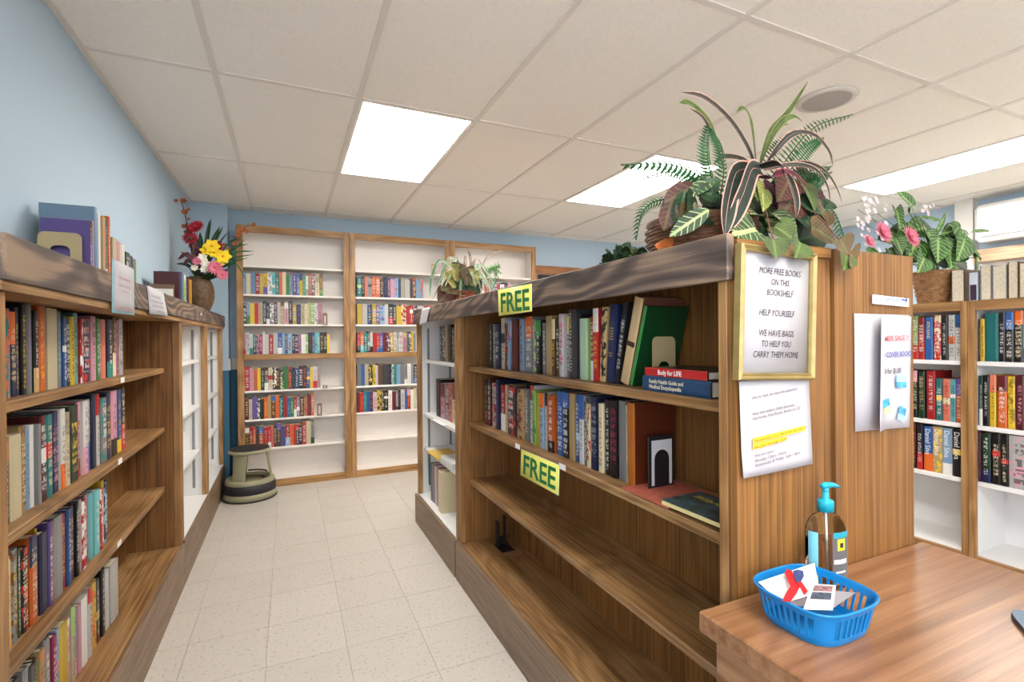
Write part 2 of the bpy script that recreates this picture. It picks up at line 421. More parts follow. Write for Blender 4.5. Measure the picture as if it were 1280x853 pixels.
# doorway at the back with a wooden frame and a dark door
fr = struct('door_1', DX0, DX1, YB + .05, YB + .09, 0, DZ, plain('dark_door', (46, 30, 22), .5))
for a in ((DX0 - .09, DX0, 0, DZ), (DX1, DX1 + .09, 0, DZ), (DX0 - .09, DX1 + .09, DZ, DZ + .10)):
    bx('door_frame', a[0], a[1], YB - .02, YB + .01, a[2], a[3], wood('door_trim', (110, 66, 34), (142, 90, 50), (162, 108, 66), 'x'), fr)
MB().lathe(DX0 + .1, YB + .03, [(.0, .98), (.02, .985), (.028, 1.0), (.02, 1.015), (.0, 1.02)], 12).build('door_handle', plain('brass', (180, 140, 70), .3, metal=1), fr)
hs = on_y(734, 341, YB - .03)
s_ = tag(bx('wall_sign', hs.x - .06, hs.x + .05, YB - .03, YB - .021, DZ + .02, DZ + .095, plain('sign_white', (236, 232, 226), .5)), 'small white sign on the brown door frame', 'sign')

# ================================================================ bookcases
def shelf_label(x0, y, z, nx, par):
    bx('shelf_tag', min(x0, x0 + nx * .0012), max(x0, x0 + nx * .0012), y - .022, y + .022, z - .010, z + .010, plain('tag_white', (238, 236, 232), .5), par)

# --- left wooden bookcase (open front towards +x)
LB = thing('wooden_bookcase', (-.63, 2.18, 0), 'long brown wooden bookcase against the pale blue wall, four rows of books', 'bookcase')
LZ = (1.147, .842, .537); LY0, LY1 = 1.283, 3.075
bx('back_panel', XL + .002, XL + .010, LY0 + .02, LY1 - .02, .217, 1.385, oak('z'), LB)
bx('side_panel', XL + .002, -.552, LY0, LY0 + .02, 0, 1.385, oak('z'), LB)
bx('side_panel', XL + .002, -.552, LY1 - .02, LY1, 0, 1.385, oak('z'), LB)
bx('post', -.5515, -.520, LY0, LY0 + .045, .217, 1.385, frame_oak('z'), LB, .002)
bx('post', -.5515, -.520, LY1 - .022, LY1, .217, 1.385, frame_oak('z'), LB, .002)
bx('case_top', XL + .002, -.508, LY0, LY1, 1.385, 1.404, shelfw('y'), LB)
for i, z in enumerate(LZ):
    s = bx('shelf', XL + .0105, -.588, LY0 + .0205, LY1 - .0205, z - .026, z, shelfw('y'), LB, .002)
    shelf_label(-.588, on_x((153, 150, 149)[i], (474, 572, 672)[i], -.588).y, z - .012, 1, LB)
bx('base_shelf', XL + .0105, -.530, LY0 + .0205, LY1 - .0205, .197, .217, shelfw('y'), LB)
bx('plinth', -.5295, -.510, LY0, LY1 + .01, 0, .217, plinthw('y'), LB, .0015)

# --- the two low white bookcases beyond it
def white_case(y0, y1, label, side, xw, xf, zs, deck, zt=1.385):
    """side=+1: open towards +x (left run); -1: open towards -x"""
    t = thing('white_bookcase', ((xw + xf) / 2, (y0 + y1) / 2, 0), label, 'bookcase')
    X = lambda a, b: (min(a, b), max(a, b))
    ff = xf - side * .03
    bx('back_panel', *X(xw, xw + side * .008), y0 + .02, y1 - .02, deck, zt, white_lam, t)
    bx('side_panel', *X(xw, ff), y0, y0 + .018, 0, zt, white_lam, t)
    bx('side_panel', *X(xw, ff), y1 - .018, y1, 0, zt, white_lam, t)
    bx('post', *X(ff, xf), y0, y0 + .035, deck, zt, frame_oak('z'), t, .0015)
    bx('post', *X(ff, xf), y1 - .035, y1, deck, zt, frame_oak('z'), t, .0015)
    bx('case_top', *X(xw, xf + side * (.012 if side > 0 else -.006)), y0, y1, zt, zt + .019 if side > 0 else zt + .018, frame_oak('y'), t)
    for yy in (y0 + .019, y1 - .021):
        for xx in (xw + side * .045, ff - side * .05):
            b = MB(); b.box(xx - .008, xx + .008, yy, yy + .002, deck + .05, 1.36)
            b.build('shelf_track', plain('track_metal', (150, 152, 156), .4, metal=.7), t)
    for z in zs:
        bx('shelf', *X(xw + side * .0085, ff - side * .012), y0 + .0215, y1 - .0215, z - .02, z, white_lam, t, .0015)
    bx('base_shelf', *X(xw + side * .0085, xf), y0 + .0185, y1 - .0185, deck - .018, deck, white_lam, t)
    pf = -.510 if side > 0 else .800
    bx('plinth', *X(pf - side * .018, pf), y0, y1, 0, deck - .002, plinthw('y'), t, .001)
    return t
white_case(3.090, 3.985, 'empty low white bookcase next to the brown one on the blue wall side', 1, XL + .002, -.520, (1.16, .85, .545), .232)
white_case(3.990, 4.885, 'empty low white bookcase ending at the blue pier by the step stool', 1, XL + .002, -.520, (1.16, .85, .545), .232)
lt = thing('top_board', (-.60, 3.08, 1.405), 'long grey-brown stained board capping the low bookcases on the blue wall', 'board')
bx('fascia', -.520, -.500, LY0, 4.885, 1.405, 1.497, pine('y'), lt, .002)
bx('board', XL + .002, -.5205, LY0, 4.885, 1.46, 1.480, pine('y'), lt)

# --- right wooden bookcase (open towards -x), the FREE shelf
RB = thing('wooden_bookcase', (.96, 1.62, 0), 'brown wooden bookcase with green FREE signs, half its shelves empty', 'bookcase')
RY0, RY1, RZ = .722, 2.515, (1.138, .842, .535)
bx('back_panel', 1.098, 1.104, RY0 + .02, RY1 - .02, .20, 1.436, oak('z'), RB)
bx('end_panel', .8205, 1.116, RY0, RY0 + .02, 0, 1.455, oak('z'), RB)
bx('side_panel', .8475, 1.104, RY1 - .02, RY1, 0, 1.436, oak('z'), RB)
bx('post', .8205, .847, RY0 + .0205, RY0 + .045, .20, 1.436, frame_oak('z'), RB, .002)
bx('post', .8205, .847, RY1 - .022, RY1 + .02, .20, 1.436, frame_oak('z'), RB, .002)
bx('case_top', .8475, 1.104, RY0 + .0205, RY1, 1.4365, 1.4545, shelfw('y'), RB)
for i, z in enumerate(RZ):
    bx('shelf', .870, 1.0975, RY0 + .0205, RY1 - .0205, z - .026, z, shelfw('y'), RB, .002)
shelf_label(.870, on_x(647, 558, .870).y, RZ[1] - .012, -1, RB)
shelf_label(.870, on_x(703, 585, .870).y, RZ[1] - .012, -1, RB)
bx('base_shelf', .8205, 1.0975, RY0 + .0205, RY1 - .0205, .18, .20, shelfw('y'), RB)
bx('plinth', .800, .820, RY0, RY1 + .01, 0, .20, plinthw('y'), RB, .0015)
white_case(2.545, 3.455, 'low white bookcase with few books at the aisle end past the FREE shelves', -1, 1.104, .8205, (1.141, .765, .522), .200, 1.436)
rt_ = thing('top_board', (.95, 2.1, 1.395), 'long grey-brown stained board over the FREE shelves', 'board')
bx('fascia', .800, .820, .722, 3.455, 1.395, 1.489, pine('y'), rt_, .002)
bx('board', .8205, 1.104, .7425, 3.455, 1.456, 1.475, pine('y'), rt_)
bx('edge_strip', .8205, 1.112, .716, .742, 1.4555, 1.478, oak('x'), rt_)

# --- the bookcase standing back to back with it
BB = thing('wooden_bookcase', (1.27, 2.1, 0), 'brown wooden bookcase back to back with the FREE shelves, sale notice on its end', 'bookcase')
bx('end_panel', 1.124, 1.430, .716, .738, 0, 1.478, oak('z'), BB)
bx('back_panel', 1.124, 1.132, .7385, 3.43, .2, 1.455, oak('z'), BB)
bx('side_panel', 1.124, 1.430, 3.43, 3.45, 0, 1.455, oak('z'), BB)
bx('top_panel', 1.124, 1.430, .7385, 3.45, 1.4555, 1.477, oak('y'), BB)
for z in (.2, .535, .842, 1.138):
    bx('shelf', 1.1325, 1.41, .7385, 3.4295, z - .022, z, shelfw('y'), BB)
bx('plinth', 1.41, 1.43, .7385, 3.4295, 0, .18, plinthw('y'), BB)

# --- tall white bookcases with oak fronts on the back wall
YC = 4.82
EX = [-.405, .517, 1.493, 2.466]
CZ = [1.94, 1.69, 1.43, None, .85, .60, .345]
def tall_case(x0, x1, label):
    t = thing('tall_bookcase', ((x0 + x1) / 2, YC, 0), label, 'bookcase', None)
    st = .052
    bx('stile', x0 + .001, x0 + st, YC - .018, YC, 0, 2.282, frame_oak('z'), t, .0015)
    bx('stile', x1 - st, x1 - .001, YC - .018, YC, 0, 2.282, frame_oak('z'), t, .0015)
    bx('top_rail', x0 + st, x1 - st, YC - .018, YC, 2.222, 2.282, frame_oak('x'), t, .001)
    bx('middle_rail', x0 + st, x1 - st, YC - .018, YC, 1.118, 1.165, frame_oak('x'), t, .001)
    bx('bottom_rail', x0 + st, x1 - st, YC - .018, YC, 0, .062, frame_oak('x'), t, .001)
    bx('side_panel', x0 + .002, x0 + .02, YC, YB - .002, 0, 2.28, white_lam2, t)
    bx('side_panel', x1 - .02, x1 - .002, YC, YB - .002, 0, 2.28, white_lam2, t)
    bx('back_panel', x0 + .02, x1 - .02, YB - .012, YB - .004, 0, 2.28, white_lam2, t)
    bx('case_top', x0 + .02, x1 - .02, YC, YB - .012, 2.262, 2.28, white_lam2, t)
    bx('base_shelf', x0 + .0205, x1 - .0205, YC + .0005, YB - .0125, .040, .060, white_lam2, t)
    for z in CZ:
        if z is None: bx('fixed_shelf', x0 + .0205, x1 - .0205, YC + .0005, YB - .0125, 1.14, 1.158, white_lam2, t)
        else: bx('shelf', x0 + .0205, x1 - .0205, YC + .006, YB - .0125, z - .017, z, white_lam2, t, .001)
    return t
tall_case(EX[0], EX[1], 'tall oak-framed white bookcase beside the step stool, six rows of books')
tall_case(EX[1], EX[2], 'middle tall oak-framed white bookcase on the back wall, books down to waist height')
tall_case(EX[2], EX[3], 'tall oak-framed white bookcase beside the dark doorway')

# --- low bookcases on the far right
XS = 2.80
def side_case(y0, y1, label):
    t = thing('low_bookcase', (XS + .15, (y0 + y1) / 2, 0), label, 'bookcase')
    st = .026
    bx('stile', XS, XS + .018, y0 + .0005, y0 + st, 0, 1.435, frame_oak('z'), t, .001)
    bx('stile', XS, XS + .018, y1 - st, y1 - .0005, 0, 1.435, frame_oak('z'), t, .001)
    bx('top_rail', XS, XS + .018, y0 + st, y1 - st, 1.392, 1.435, frame_oak('y'), t, .001)
    bx('bottom_rail', XS, XS + .018, y0 + st, y1 - st, 0, .285, frame_oak('y'), t, .001)
    bx('side_panel', XS + .018, XS + .30, y0 + .002, y0 + .018, 0, 1.42, white_lam, t)
    bx('side_panel', XS + .018, XS + .30, y1 - .018, y1 - .002, 0, 1.42, white_lam, t)
    bx('back_panel', XS + .292, XS + .30, y0 + .018, y1 - .018, 0, 1.42, white_lam, t)
    bx('top_panel', XS + .018, XS + .30, y0 + .0005, y1 - .0005, 1.4205, 1.4355, frame_oak('y'), t)
    for z in (1.162, .873, .62, .29):
        bx('shelf', XS + .0185, XS + .2915, y0 + .0185, y1 - .0185, z - .02, z, white_lam, t, .0015)
    return t
side_case(1.189, 2.10, 'low oak-framed white bookcase behind the desk end with the pink flower basket on it')
side_case(.278, 1.188, 'low oak-framed white bookcase at the edge of view behind the desk')
# ================================================================ books
PAL = dict(k=((26, 24, 26), 'black'), w=((226, 224, 220), 'white'), c=((222, 208, 170), 'cream'), r=((186, 36, 36), 'red'), d=((98, 28, 34), 'dark red'),
           o=((224, 106, 34), 'orange'), y=((226, 190, 48), 'yellow'), g=((62, 138, 66), 'green'), f=((26, 66, 42), 'dark green'), l=((158, 196, 104), 'pale green'),
           t=((28, 128, 128), 'teal'), a=((106, 188, 192), 'aqua'), b=((44, 92, 160), 'blue'), n=((26, 38, 78), 'navy'), s=((140, 174, 206), 'pale blue'),
           v=((104, 84, 158), 'violet'), p=((212, 150, 168), 'pink'), m=((158, 34, 88), 'magenta'), e=((142, 144, 146), 'grey'), h=((64, 62, 66), 'charcoal'),
           u=((104, 68, 40), 'brown'), z=((190, 160, 108), 'tan'), q=((220, 120, 96), 'salmon'))
ORD = ('first second third fourth fifth sixth seventh eighth ninth tenth eleventh twelfth thirteenth fourteenth fifteenth sixteenth seventeenth '
       'eighteenth nineteenth twentieth twenty-first twenty-second twenty-third twenty-fourth twenty-fifth twenty-sixth twenty-seventh '
       'twenty-eighth twenty-ninth thirtieth thirty-first thirty-second thirty-third thirty-fourth thirty-fifth thirty-sixth thirty-seventh thirty-eighth').split()
R = random.Random(7)

def cover_mesh(t, d, h, hard):
    """spine at y=0 facing -y, thickness along +x, height along z: two boards and a spine, a real book cover"""
    k = min(.0028 if hard else .0009, t * .16)
    bow = min(t * .10, .003) if hard else 0
    v, f, uv = [], [], []
    def q(pts, fs, us): 
        o = len(v); v.extend(pts)
        for a in fs: f.append(tuple(i + o for i in a)); uv.extend([(-1, -1)] * len(a) if us is None else us)
    # spine front in three strips (slightly rounded), with uv
    xs = [0, t * .2, t * .8, t]; ys = [bow, 0, 0, bow]
    for i in range(3):
        a, b_ = i, i + 1
        q([(xs[a], ys[a], 0), (xs[b_], ys[b_], 0), (xs[b_], ys[b_], h), (xs[a], ys[a], h)], [(0, 1, 2, 3)], [(xs[a] / t, 0), (xs[b_] / t, 0), (xs[b_] / t, 1), (xs[a] / t, 1)])
    yb = bow + k + .0005
    for z, fl in ((0, 1), (h, 0)):
        q([(0, bow, z), (t * .2, 0, z), (t * .8, 0, z), (t, bow, z), (t, yb, z), (0, yb, z)], [(5, 4, 3, 2, 1, 0) if fl else (0, 1, 2, 3, 4, 5)], None)
    for x0, x1 in ((0, k), (t - k, t)):
        y0, y1 = yb - .0005, d
        if x0 == 0: y0 = bow
        else: y0 = bow
        P = [(x, y, z) for z in (0, h) for y in (y0, y1) for x in (x0, x1)]
        q(P, [(0, 2, 3, 1), (4, 5, 7, 6), (2, 6, 7, 3), (0, 4, 6, 2), (1, 3, 7, 5)], None)
    me = bpy.data.meshes.new('book'); me.from_pydata(v, [], f); l = me.uv_layers.new(name='UVMap'); l.data.foreach_set('uv', [c for p in uv for c in p])
    me.materials.append(BOOKM)
    return me, k, yb
def page_mesh(t, d, h, k, yb, hard):
    g = .003 if hard else .0004
    x0, x1, y0, y1, z0, z1 = k + .0001, t - k - .0001, yb - .0004, d - g, g, h - g
    v = [(x, y, z) for z in (z0, z1) for y in (y0, y1) for x in (x0, x1)]
    me = bpy.data.meshes.new('page_block'); me.from_pydata(v, [], [(0, 2, 3, 1), (4, 5, 7, 6), (0, 1, 5, 4), (2, 6, 7, 3), (0, 4, 6, 2), (1, 3, 7, 5)])
    me.materials.append(PAGE)
    return me

def darker(c, k): return tuple(x * k for x in c)
def book(t, d, h, code, M, name, label, cat, group, hard=True, title=True, cs=None, jitter=True):
    """code: first letter main colour, second the other colour, then an optional digit: 1 top band, 2 foot block, 3 middle band, 4 picture, 0 bare"""
    c1 = PAL[code[0]][0]; c2 = PAL[code[1]][0] if len(code) > 1 and code[1] in PAL else darker(c1, .7)
    st = code[-1] if code[-1].isdigit() else R.choice('1234nnn')
    me, k, yb = cover_mesh(t, d, h, hard)
    o = bpy.data.objects.new(name, me); COL.objects.link(o); o.matrix_world = M; LOC[o.name] = M.translation.copy()
    if jitter:
        f = R.uniform(.74, .98); c1 = tuple(min(255, x * f) for x in c1)
    lum = sum(c1)
    if st == '0': band = (2, 2); bl = 0
    elif st == '1': band = (R.uniform(.6, .8), 1.1); bl = 0
    elif st == '2': band = (-.1, R.uniform(.2, .42)); bl = 0
    elif st == '3': a = R.uniform(.3, .6); band = (a, a + R.uniform(.08, .2)); bl = 0
    elif st == '4': band = (2, 2); bl = 1
    else: band = (2, 2); bl = 0
    if st in 'n' and len(code) > 1 and code[1] in PAL: c3 = PAL[code[1]][0]
    else:
        lt_ = PAL[R.choice('wwwcy')][0]; dk = PAL[R.choice('knnd')][0]
        c3 = dk if lum > 390 else lt_
    if cs is None: cs = darker(c1, .92)
    fl = lambda c: [float(x) for x in lin(c)]
    o['c1'] = fl(c1); o['c2'] = fl(c2); o['c3'] = fl(c3); o['cs'] = fl(cs)
    nc = h / (.147 * t) * .95
    a = R.uniform(.06, .2); e = R.uniform(.78, .94)
    if st == '0' or not title: a, e = 2, 2
    o['pa'] = [float(R.randint(1, 90)), float(nc), float(band[0])]; o['pb'] = [float(band[1]), float(a), float(e)]; o['pc'] = [float(bl), float(R.choice((.2, .28, .34))), 0.0]
    p = bpy.data.objects.new('page_block', page_mesh(t, d, h, k, yb, hard)); COL.objects.link(p); p.parent = o
    tag(o, label, cat, group)
    return o
def cname(code):
    a = PAL[code[0]][1]
    st = code[-1]
    if len(code) > 1 and code[1] in PAL: return a + ' and ' + PAL[code[1]][1]
    return ('bare ' if st == '0' else 'plain ') + a

ROT = {'-y': 0.0, '+x': math.pi / 2, '-x': -math.pi / 2}
def stand(face, plane, p0, p1, z, h, d, code, name, label, cat, group, hard, lean=0.0, inset=0.0, **k):
    """book standing on z with its spine in the plane; p0, p1 = extent along the shelf"""
    t = abs(p1 - p0); lo, hi = min(p0, p1), max(p0, p1)
    rz = Matrix.Rotation(ROT[face], 4, 'Z')
    if face == '-y': T_ = Matrix.Translation((lo, plane + inset, z)); LM = Matrix.Rotation(lean, 4, 'Y')
    elif face == '+x': T_ = Matrix.Translation((plane - inset, lo, z)); LM = Matrix.Rotation(-lean, 4, 'X')
    else:
        T_ = Matrix.Translation((plane + inset, hi, z)); LM = Matrix.Rotation(lean, 4, 'X')
        if lean > 0:      # tips towards the viewer: pivots on its lower near edge
            piv = Vector((plane + inset, lo, z + .0006)); Rm = LM @ rz
            T_ = Matrix.Translation(piv - (Rm.to_3x3() @ Vector((t, 0, 0)))); return book(t, d, h, code, T_ @ Rm, name, label, cat, group, hard, **k)
    return book(t, d, h, code, T_ @ LM @ rz, name, label, cat, group, hard, **k)

def px_row(face, plane, ymid, z, spec, row, cat='book', name='hardcover_book', h0=(.215, .242), d=.15, inset=(0, .012), hard=True, word='hardcover', maxt=None, start=0):
    """spec: list of (px0, px1, code[, height]) along a shelf, left to right in the photo"""
    out = []; prev = None
    for i, s in enumerate(spec):
        f = (lambda u: on_x(u, ymid, plane).y) if face != '-y' else (lambda u: on_y(u, ymid, plane).x)
        a, b = f(s[0]), f(s[1])
        if prev is not None:      # keep neighbours from sharing space
            if face == '-x': a = min(a, prev - .0006)
            else: a = max(a, prev + .0006)
        prev = b
        if abs(b - a) < .003: continue
        h = s[3] if len(s) > 3 and s[3] else R.uniform(*h0)
        lab = f'{cname(s[2])} {word}, {ORD[start + i]} from left, {row}'
        out.append(stand(face, plane, a, b, z, h, d, s[2], name, lab, cat, 'books, ' + row, hard, inset=R.uniform(*inset)))
    return out

# ---- left wooden bookcase, four rows
LS = -.618
PX = lambda a: [tuple(x) for x in a]
L1 = [(9, 14, 'qt4'), (16, 23, 'no1'), (24, 29, 'ny'), (29.5, 34.5, 'k', .235), (35, 41, 'ev', .235), (45, 51, 'kz2'), (51.5, 60.5, 'oy', .235), (61.5, 73.5, 'c0', .232), (74.5, 79.5, 'ea'), (80, 84.5, 'bw'),
      (85, 90, 'fk4'), (90.3, 95.7, 'yk'), (96, 101.5, 'ag4'), (102, 105.6, 'rw4'), (106, 114.5, 'nr4'), (115, 121, 'pk'), (121.3, 125.5, 'gw'), (125.7, 128.5, 'e'), (129, 135, 'q0'), (136, 143, 'nt'), (143.2, 147, 'uc'), (147.2, 151.5, 'pm4'), (152, 156.5, 'w')]
px_row('+x', LS, 430, LZ[0] + .0005, L1, 'top shelf, left brown bookcase', h0=(.21, .232), d=.108, inset=(0, .008))
L2 = [(9, 15, 'ko1', .2), (15.5, 30, 'c0', .21), (30.5, 38, 'zu4', .225), (38.5, 43, 's'), (43.3, 48, 'w0'), (48.3, 52, 'ek'), (52.3, 60, 'dw'), (60.3, 68.5, 'tr3', .235), (69, 77, 'np'), (77.3, 82.7, 'wo2', .24),
      (83, 88, 'c', .225), (88.3, 100, 'fk4', .24), (100.4, 105.3, 'pr', .245), (105.6, 111.5, 'wp2', .245), (112, 116.5, 'wb2', .245), (117, 122.5, 'n0', .255), (123, 127, 'wr', .255), (127.5, 135, 'et4', .235), (135.5, 140.5, 'n', .25), (140.8, 148, 'pk2', .25), (148.4, 153.5, 'by2', .25), (154, 159, 'kr', .25)]
px_row('+x', LS, 530, LZ[1] + .0005, L2, 'second shelf, left brown bookcase', d=.108, inset=(0, .010))
L3 = [(9, 13, 'wo4'), (13.3, 18, 'yv'), (18.3, 26, 'eu4'), (26.4, 31, 'fw'), (31.3, 39, 'kr4'), (39.4, 49, 'on1'), (49.3, 52, 'yw'), (52.3, 61.5, 'n0'), (61.8, 67.3, 'vw'), (67.6, 70, 'o'), (70.3, 80.7, 'e0', .235), (81, 85, 'r'),
      (85.3, 90, 'b'), (90.5, 96, 'dn'), (96.3, 99.5, 'kw'), (99.8, 103.2, 'er'), (103.5, 109, 'rw4'), (109.3, 113, 'pr'), (113.5, 119.3, 'a0'), (119.6, 126, 'aw'), (126.5, 130.3, 'rw4'), (130.6, 133.5, 'y'), (133.8, 138, 'ns')]
px_row('+x', LS, 640, LZ[2] + .0005, L3, 'third shelf, left brown bookcase', d=.108, inset=(0, .010))
L4 = [(9.5, 18, 'ky'), (18.3, 29, 'h'), (29.5, 36.5, 'e'), (37, 45.5, 'hl'), (46, 51.5, 'ug4'), (51.8, 57.5, 'zo4'), (58, 66, 'ep'), (66.5, 71.8, 'm'), (72, 76, 'sp'), (76.5, 87, 'y0'), (87.5, 91, 'pw4'), (91.3, 95.5, 'cl'),
      (96, 100.5, 'ap2'), (101, 104.8, 'p0'), (105, 112.5, 'w0'), (112.8, 117.5, 'wr'), (118, 124.5, 'yo4'), (125, 129.5, 'hz'), (130, 134, 'kw'), (134.5, 139.8, 'w0'), (140.2, 149.5, 'wg0')]
px_row('+x', LS, 760, .2175, L4, 'lowest shelf, left brown bookcase', d=.108, inset=(0, .010))

# ---- FREE shelf, two rows
RS = .915
F1 = [(607, 610, 'fk'), (610.3, 614.3, 'k'), (614.6, 618, 'e'), (618.3, 624, 'n'), (624.3, 629.3, 'ck'), (629.6, 632, 'fr4'), (632.3, 635.6, 'sr4'), (635.9, 638, 'bw'), (638.3, 645.7, 'd0'), (646.5, 652.3, 'se4'), (653.5, 662, 'eo1'), (664, 668, 'el4'),
      (668.5, 674.4, 'kg1'), (674.8, 679, 'e', .205), (679.4, 686.4, 'z0'), (688, 692, 'uc'), (692.3, 697.2, 'uk4'), (697.6, 703, 'wp4'), (704.6, 709.4, 'ey1'), (709.7, 719, 'h0', .245), (719.3, 723, 'k0'), (723.4, 733.4, 'l0', .21), (733.8, 740, 'rw2', .215), (740.3, 747, 'rw1', .24)]
r = px_row('-x', RS, 440, RZ[0] + .0005, F1, 'upper row, FREE bookcase', d=.155)
ns = [o for o in r if 'nineteenth' not in o['label'] and 'twentieth' in o['label']]
leans = [(746, 757.5, 'zk4', .24, 4, 'tan and black patterned book beginning to tilt, upper row of FREE bookcase'),
         (750.5, 766, 'n0', .245, 6, 'thick navy book with gold lettering block, upper row of FREE bookcase'),
         (766.8, 772.5, 'kw', .25, 11, 'black book with white lettering tilting beside the cream one, FREE bookcase'),
         (768, 783.5, 'c0', .262, 16, 'cream antique-look book with brown band, tilting in the FREE bookcase'),
         (784.5, 789.5, 'g0', .238, 17, 'green book tilting against the metal bookend, its dark green cover showing')]
y = on_x(747.3, 440, RS).y
for a, b, code, h, deg, lab in leans:
    t = {746: .030, 750.5: .040, 766.8: .022, 768: .040, 784.5: .014}[a]
    base = on_x(b, 470, RS).y
    if a == 746: base = y - .004 - t
    elif a == 750.5: base = prevb - .006 - t / math.cos(math.radians(deg))
    else: base = prevb - .003 - t / math.cos(math.radians(deg)) - .002
    prevb = base
    o = stand('-x', RS, base, base + t, RZ[0] + .001, h, .155, code, 'hardcover_book', lab, 'book', 'tilting books in the FREE bookcase', True, lean=math.radians(deg), cs=(16, 62, 30) if code == 'g0' else None, jitter=False)
    if code == 'c0': o['c1'] = [float(x) for x in lin((204, 176, 132))]; o['cs'] = [float(x) for x in lin((110, 66, 50))]
    if code == 'c0': # brown band round the spine
        m = bpy.data.meshes.new('spine_band'); m.from_pydata([(0.001, -.0006, .115), (t - .001, -.0006, .115), (t - .001, -.0006, .13), (.001, -.0006, .13)], [], [(0, 1, 2, 3)]); m.materials.append(plain('band_brown', (70, 48, 38), .6))
        q = bpy.data.objects.new('spine_band', m); COL.objects.link(q); q.parent = o
    if code == 'n0':
        for zz, hh in ((.168, .030), (.090, .008)):
            m = bpy.data.meshes.new('gold_lettering'); 
            vv, ff = [], []
            for j in range(5 if hh > .02 else 2):
                zc = zz - j * .0085; wd = t * (.5 - .07 * (j % 2)); x0 = t / 2 - wd / 2
                n0_ = len(vv); vv += [(x0, -.0006, zc), (x0 + wd, -.0006, zc), (x0 + wd, -.0006, zc + .0045), (x0, -.0006, zc + .0045)]; ff.append((n0_, n0_ + 1, n0_ + 2, n0_ + 3))
            m.from_pydata(vv, [], ff); m.materials.append(plain('dull_gold', (150, 132, 70), .5))
            q = bpy.data.objects.new('gold_lettering', m); COL.objects.link(q); q.parent = o
last_base = prevb
F2 = [(604.5, 608, 'kd'), (608.3, 612, 'dk'), (612.3, 618.2, 'wr4'), (619, 622.8, 'nv'), (623, 629, 'rw2'), (629.3, 633.4, 'c'), (633.7, 643.3, 'hr4'), (644, 653.6, 'zd4'), (654, 656, 'k'), (656.2, 658.8, 'e'), (659.4, 664, 'wr1'), (664.3, 669, 'lg4'), (669.3, 674, 'y0'),
      (674.3, 679, 'so1'), (679.3, 683, 'wk'), (683.3, 692, 'ok2'), (693.5, 700.6, 'bw', .24), (700.9, 708, 'kb1', .24), (708.5, 715.2, 'z0', .24), (715.5, 720, 'bs', .24), (720.3, 726, 'wb1', .24), (726.3, 731, 'ek4', .24), (731.3, 735.6, 'cr4', .215), (736, 744, 'ne', .242),
      (745, 751, 'c', .225), (751.3, 758.4, 'kw', .24), (758.8, 768, 'km', .242), (768.8, 778, 'e0', .245), (778.3, 780.6, 'ck', .235), (781, 790.5, 'uo0', .245)]
r2 = px_row('-x', RS, 520, RZ[1] + .0005, F2, 'middle row, FREE bookcase', d=.155)
for q_ in r:
    if q_['label'].startswith('bare pale green'): q_['c1'] = [float(x) for x in lin((166, 194, 166))]; q_['c2'] = q_['c1']
o = r2[-1]; o['c1'] = [float(x) for x in lin((168, 98, 34))]; o['cs'] = [float(x) for x in lin((84, 34, 16))]
o['label'] = 'thick orange-brown book, near end of middle row, FREE bookcase'

# lettering on spines that can be read
def spine_text(o, body, size, mat, frac=.5, start=.93, width=None):
    d = o.dimensions; mw = o.matrix_world
    bpy.context.view_layer.update(); mw = o.matrix_world
    h = max(v.co.z for v in o.data.vertices); t = max(v.co.x for v in o.data.vertices)
    if o.rotation_euler[0] == 0 or True:
        org = mw @ Vector((t * (1 - frac) , 0, h * start))
        dn = -(mw.to_3x3() @ Vector((0, 0, 1))); upv = mw.to_3x3() @ Vector((1, 0, 0))
    LOC[o.name] = Vector((0, 0, 0))
    tx = text('spine_lettering', body, size, mat, org, dn, upv, o, width=width)
    # text() works in world coordinates: bring into the book's own frame
    inv = mw.inverted()
    for v in tx.data.vertices: v.co = inv @ v.co
    LOC[o.name] = mw.translation.copy()
    return tx
CRM = plain('print_cream', (226, 216, 190), .6); WHT = plain('print_white', (236, 236, 234), .5); BLK = plain('print_black', (30, 28, 32), .6)
for o in r:
    if o['label'].startswith('bare charcoal') and 'upper row' in o['label']:
        spine_text(o, 'NORTH & SOUTH', .019, CRM, frac=.80, start=.95, width=.205); break

# books lying flat at the near end of the upper row
def flat_book(x0, x1, y0, y1, z, t, code, lab, yaw=0.0, spine='-x', name='hardcover_book', cs=None, hard=True):
    """lying book: spine faces -x, its height runs along y"""
    h = y1 - y0; d = x1 - x0
    # local x (thickness) -> world z ; local y (depth) -> world x ; local z (height) -> world -y... build the basis directly
    B = Matrix(((0, 1, 0, 0), (0, 0, 1, 0), (1, 0, 0, 0), (0, 0, 0, 1)))
    Mw = Matrix.Translation((x0, y0, z)) @ Matrix.Rotation(yaw, 4, 'Z') @ B
    return book(t, d, h, code, Mw, name, lab, 'book', 'books lying flat in the FREE bookcase', hard, title=False, cs=cs, jitter=False)
ya, yb_ = on_x(888, 480, .878).y, on_x(803, 480, .878).y
fh = flat_book(.878, 1.05, ya, yb_, RZ[0] + .0005, .040, 'n0', 'thick blue family health encyclopedia lying flat under a red book', cs=(70, 60, 48))
fh['c1'] = [float(x) for x in lin((32, 66, 102))]; 
yc, yd = on_x(884, 465, .880).y, on_x(806, 465, .880).y
bl = flat_book(.880, 1.05, yc, yd, RZ[0] + .0410, .022, 'r0', 'red book with white title lying flat on the blue encyclopedia', cs=(40, 34, 32))
def world_text(o, body, size, mat, org, right, upv, **k):
    LOC[o.name] = Vector((0, 0, 0)); tx = text('spine_lettering', body, size, mat, org, right, upv, o, **k)
    bpy.context.view_layer.update(); inv = o.matrix_world.inverted()
    for v in tx.data.vertices: v.co = inv @ v.co
    return tx
z0 = RZ[0]
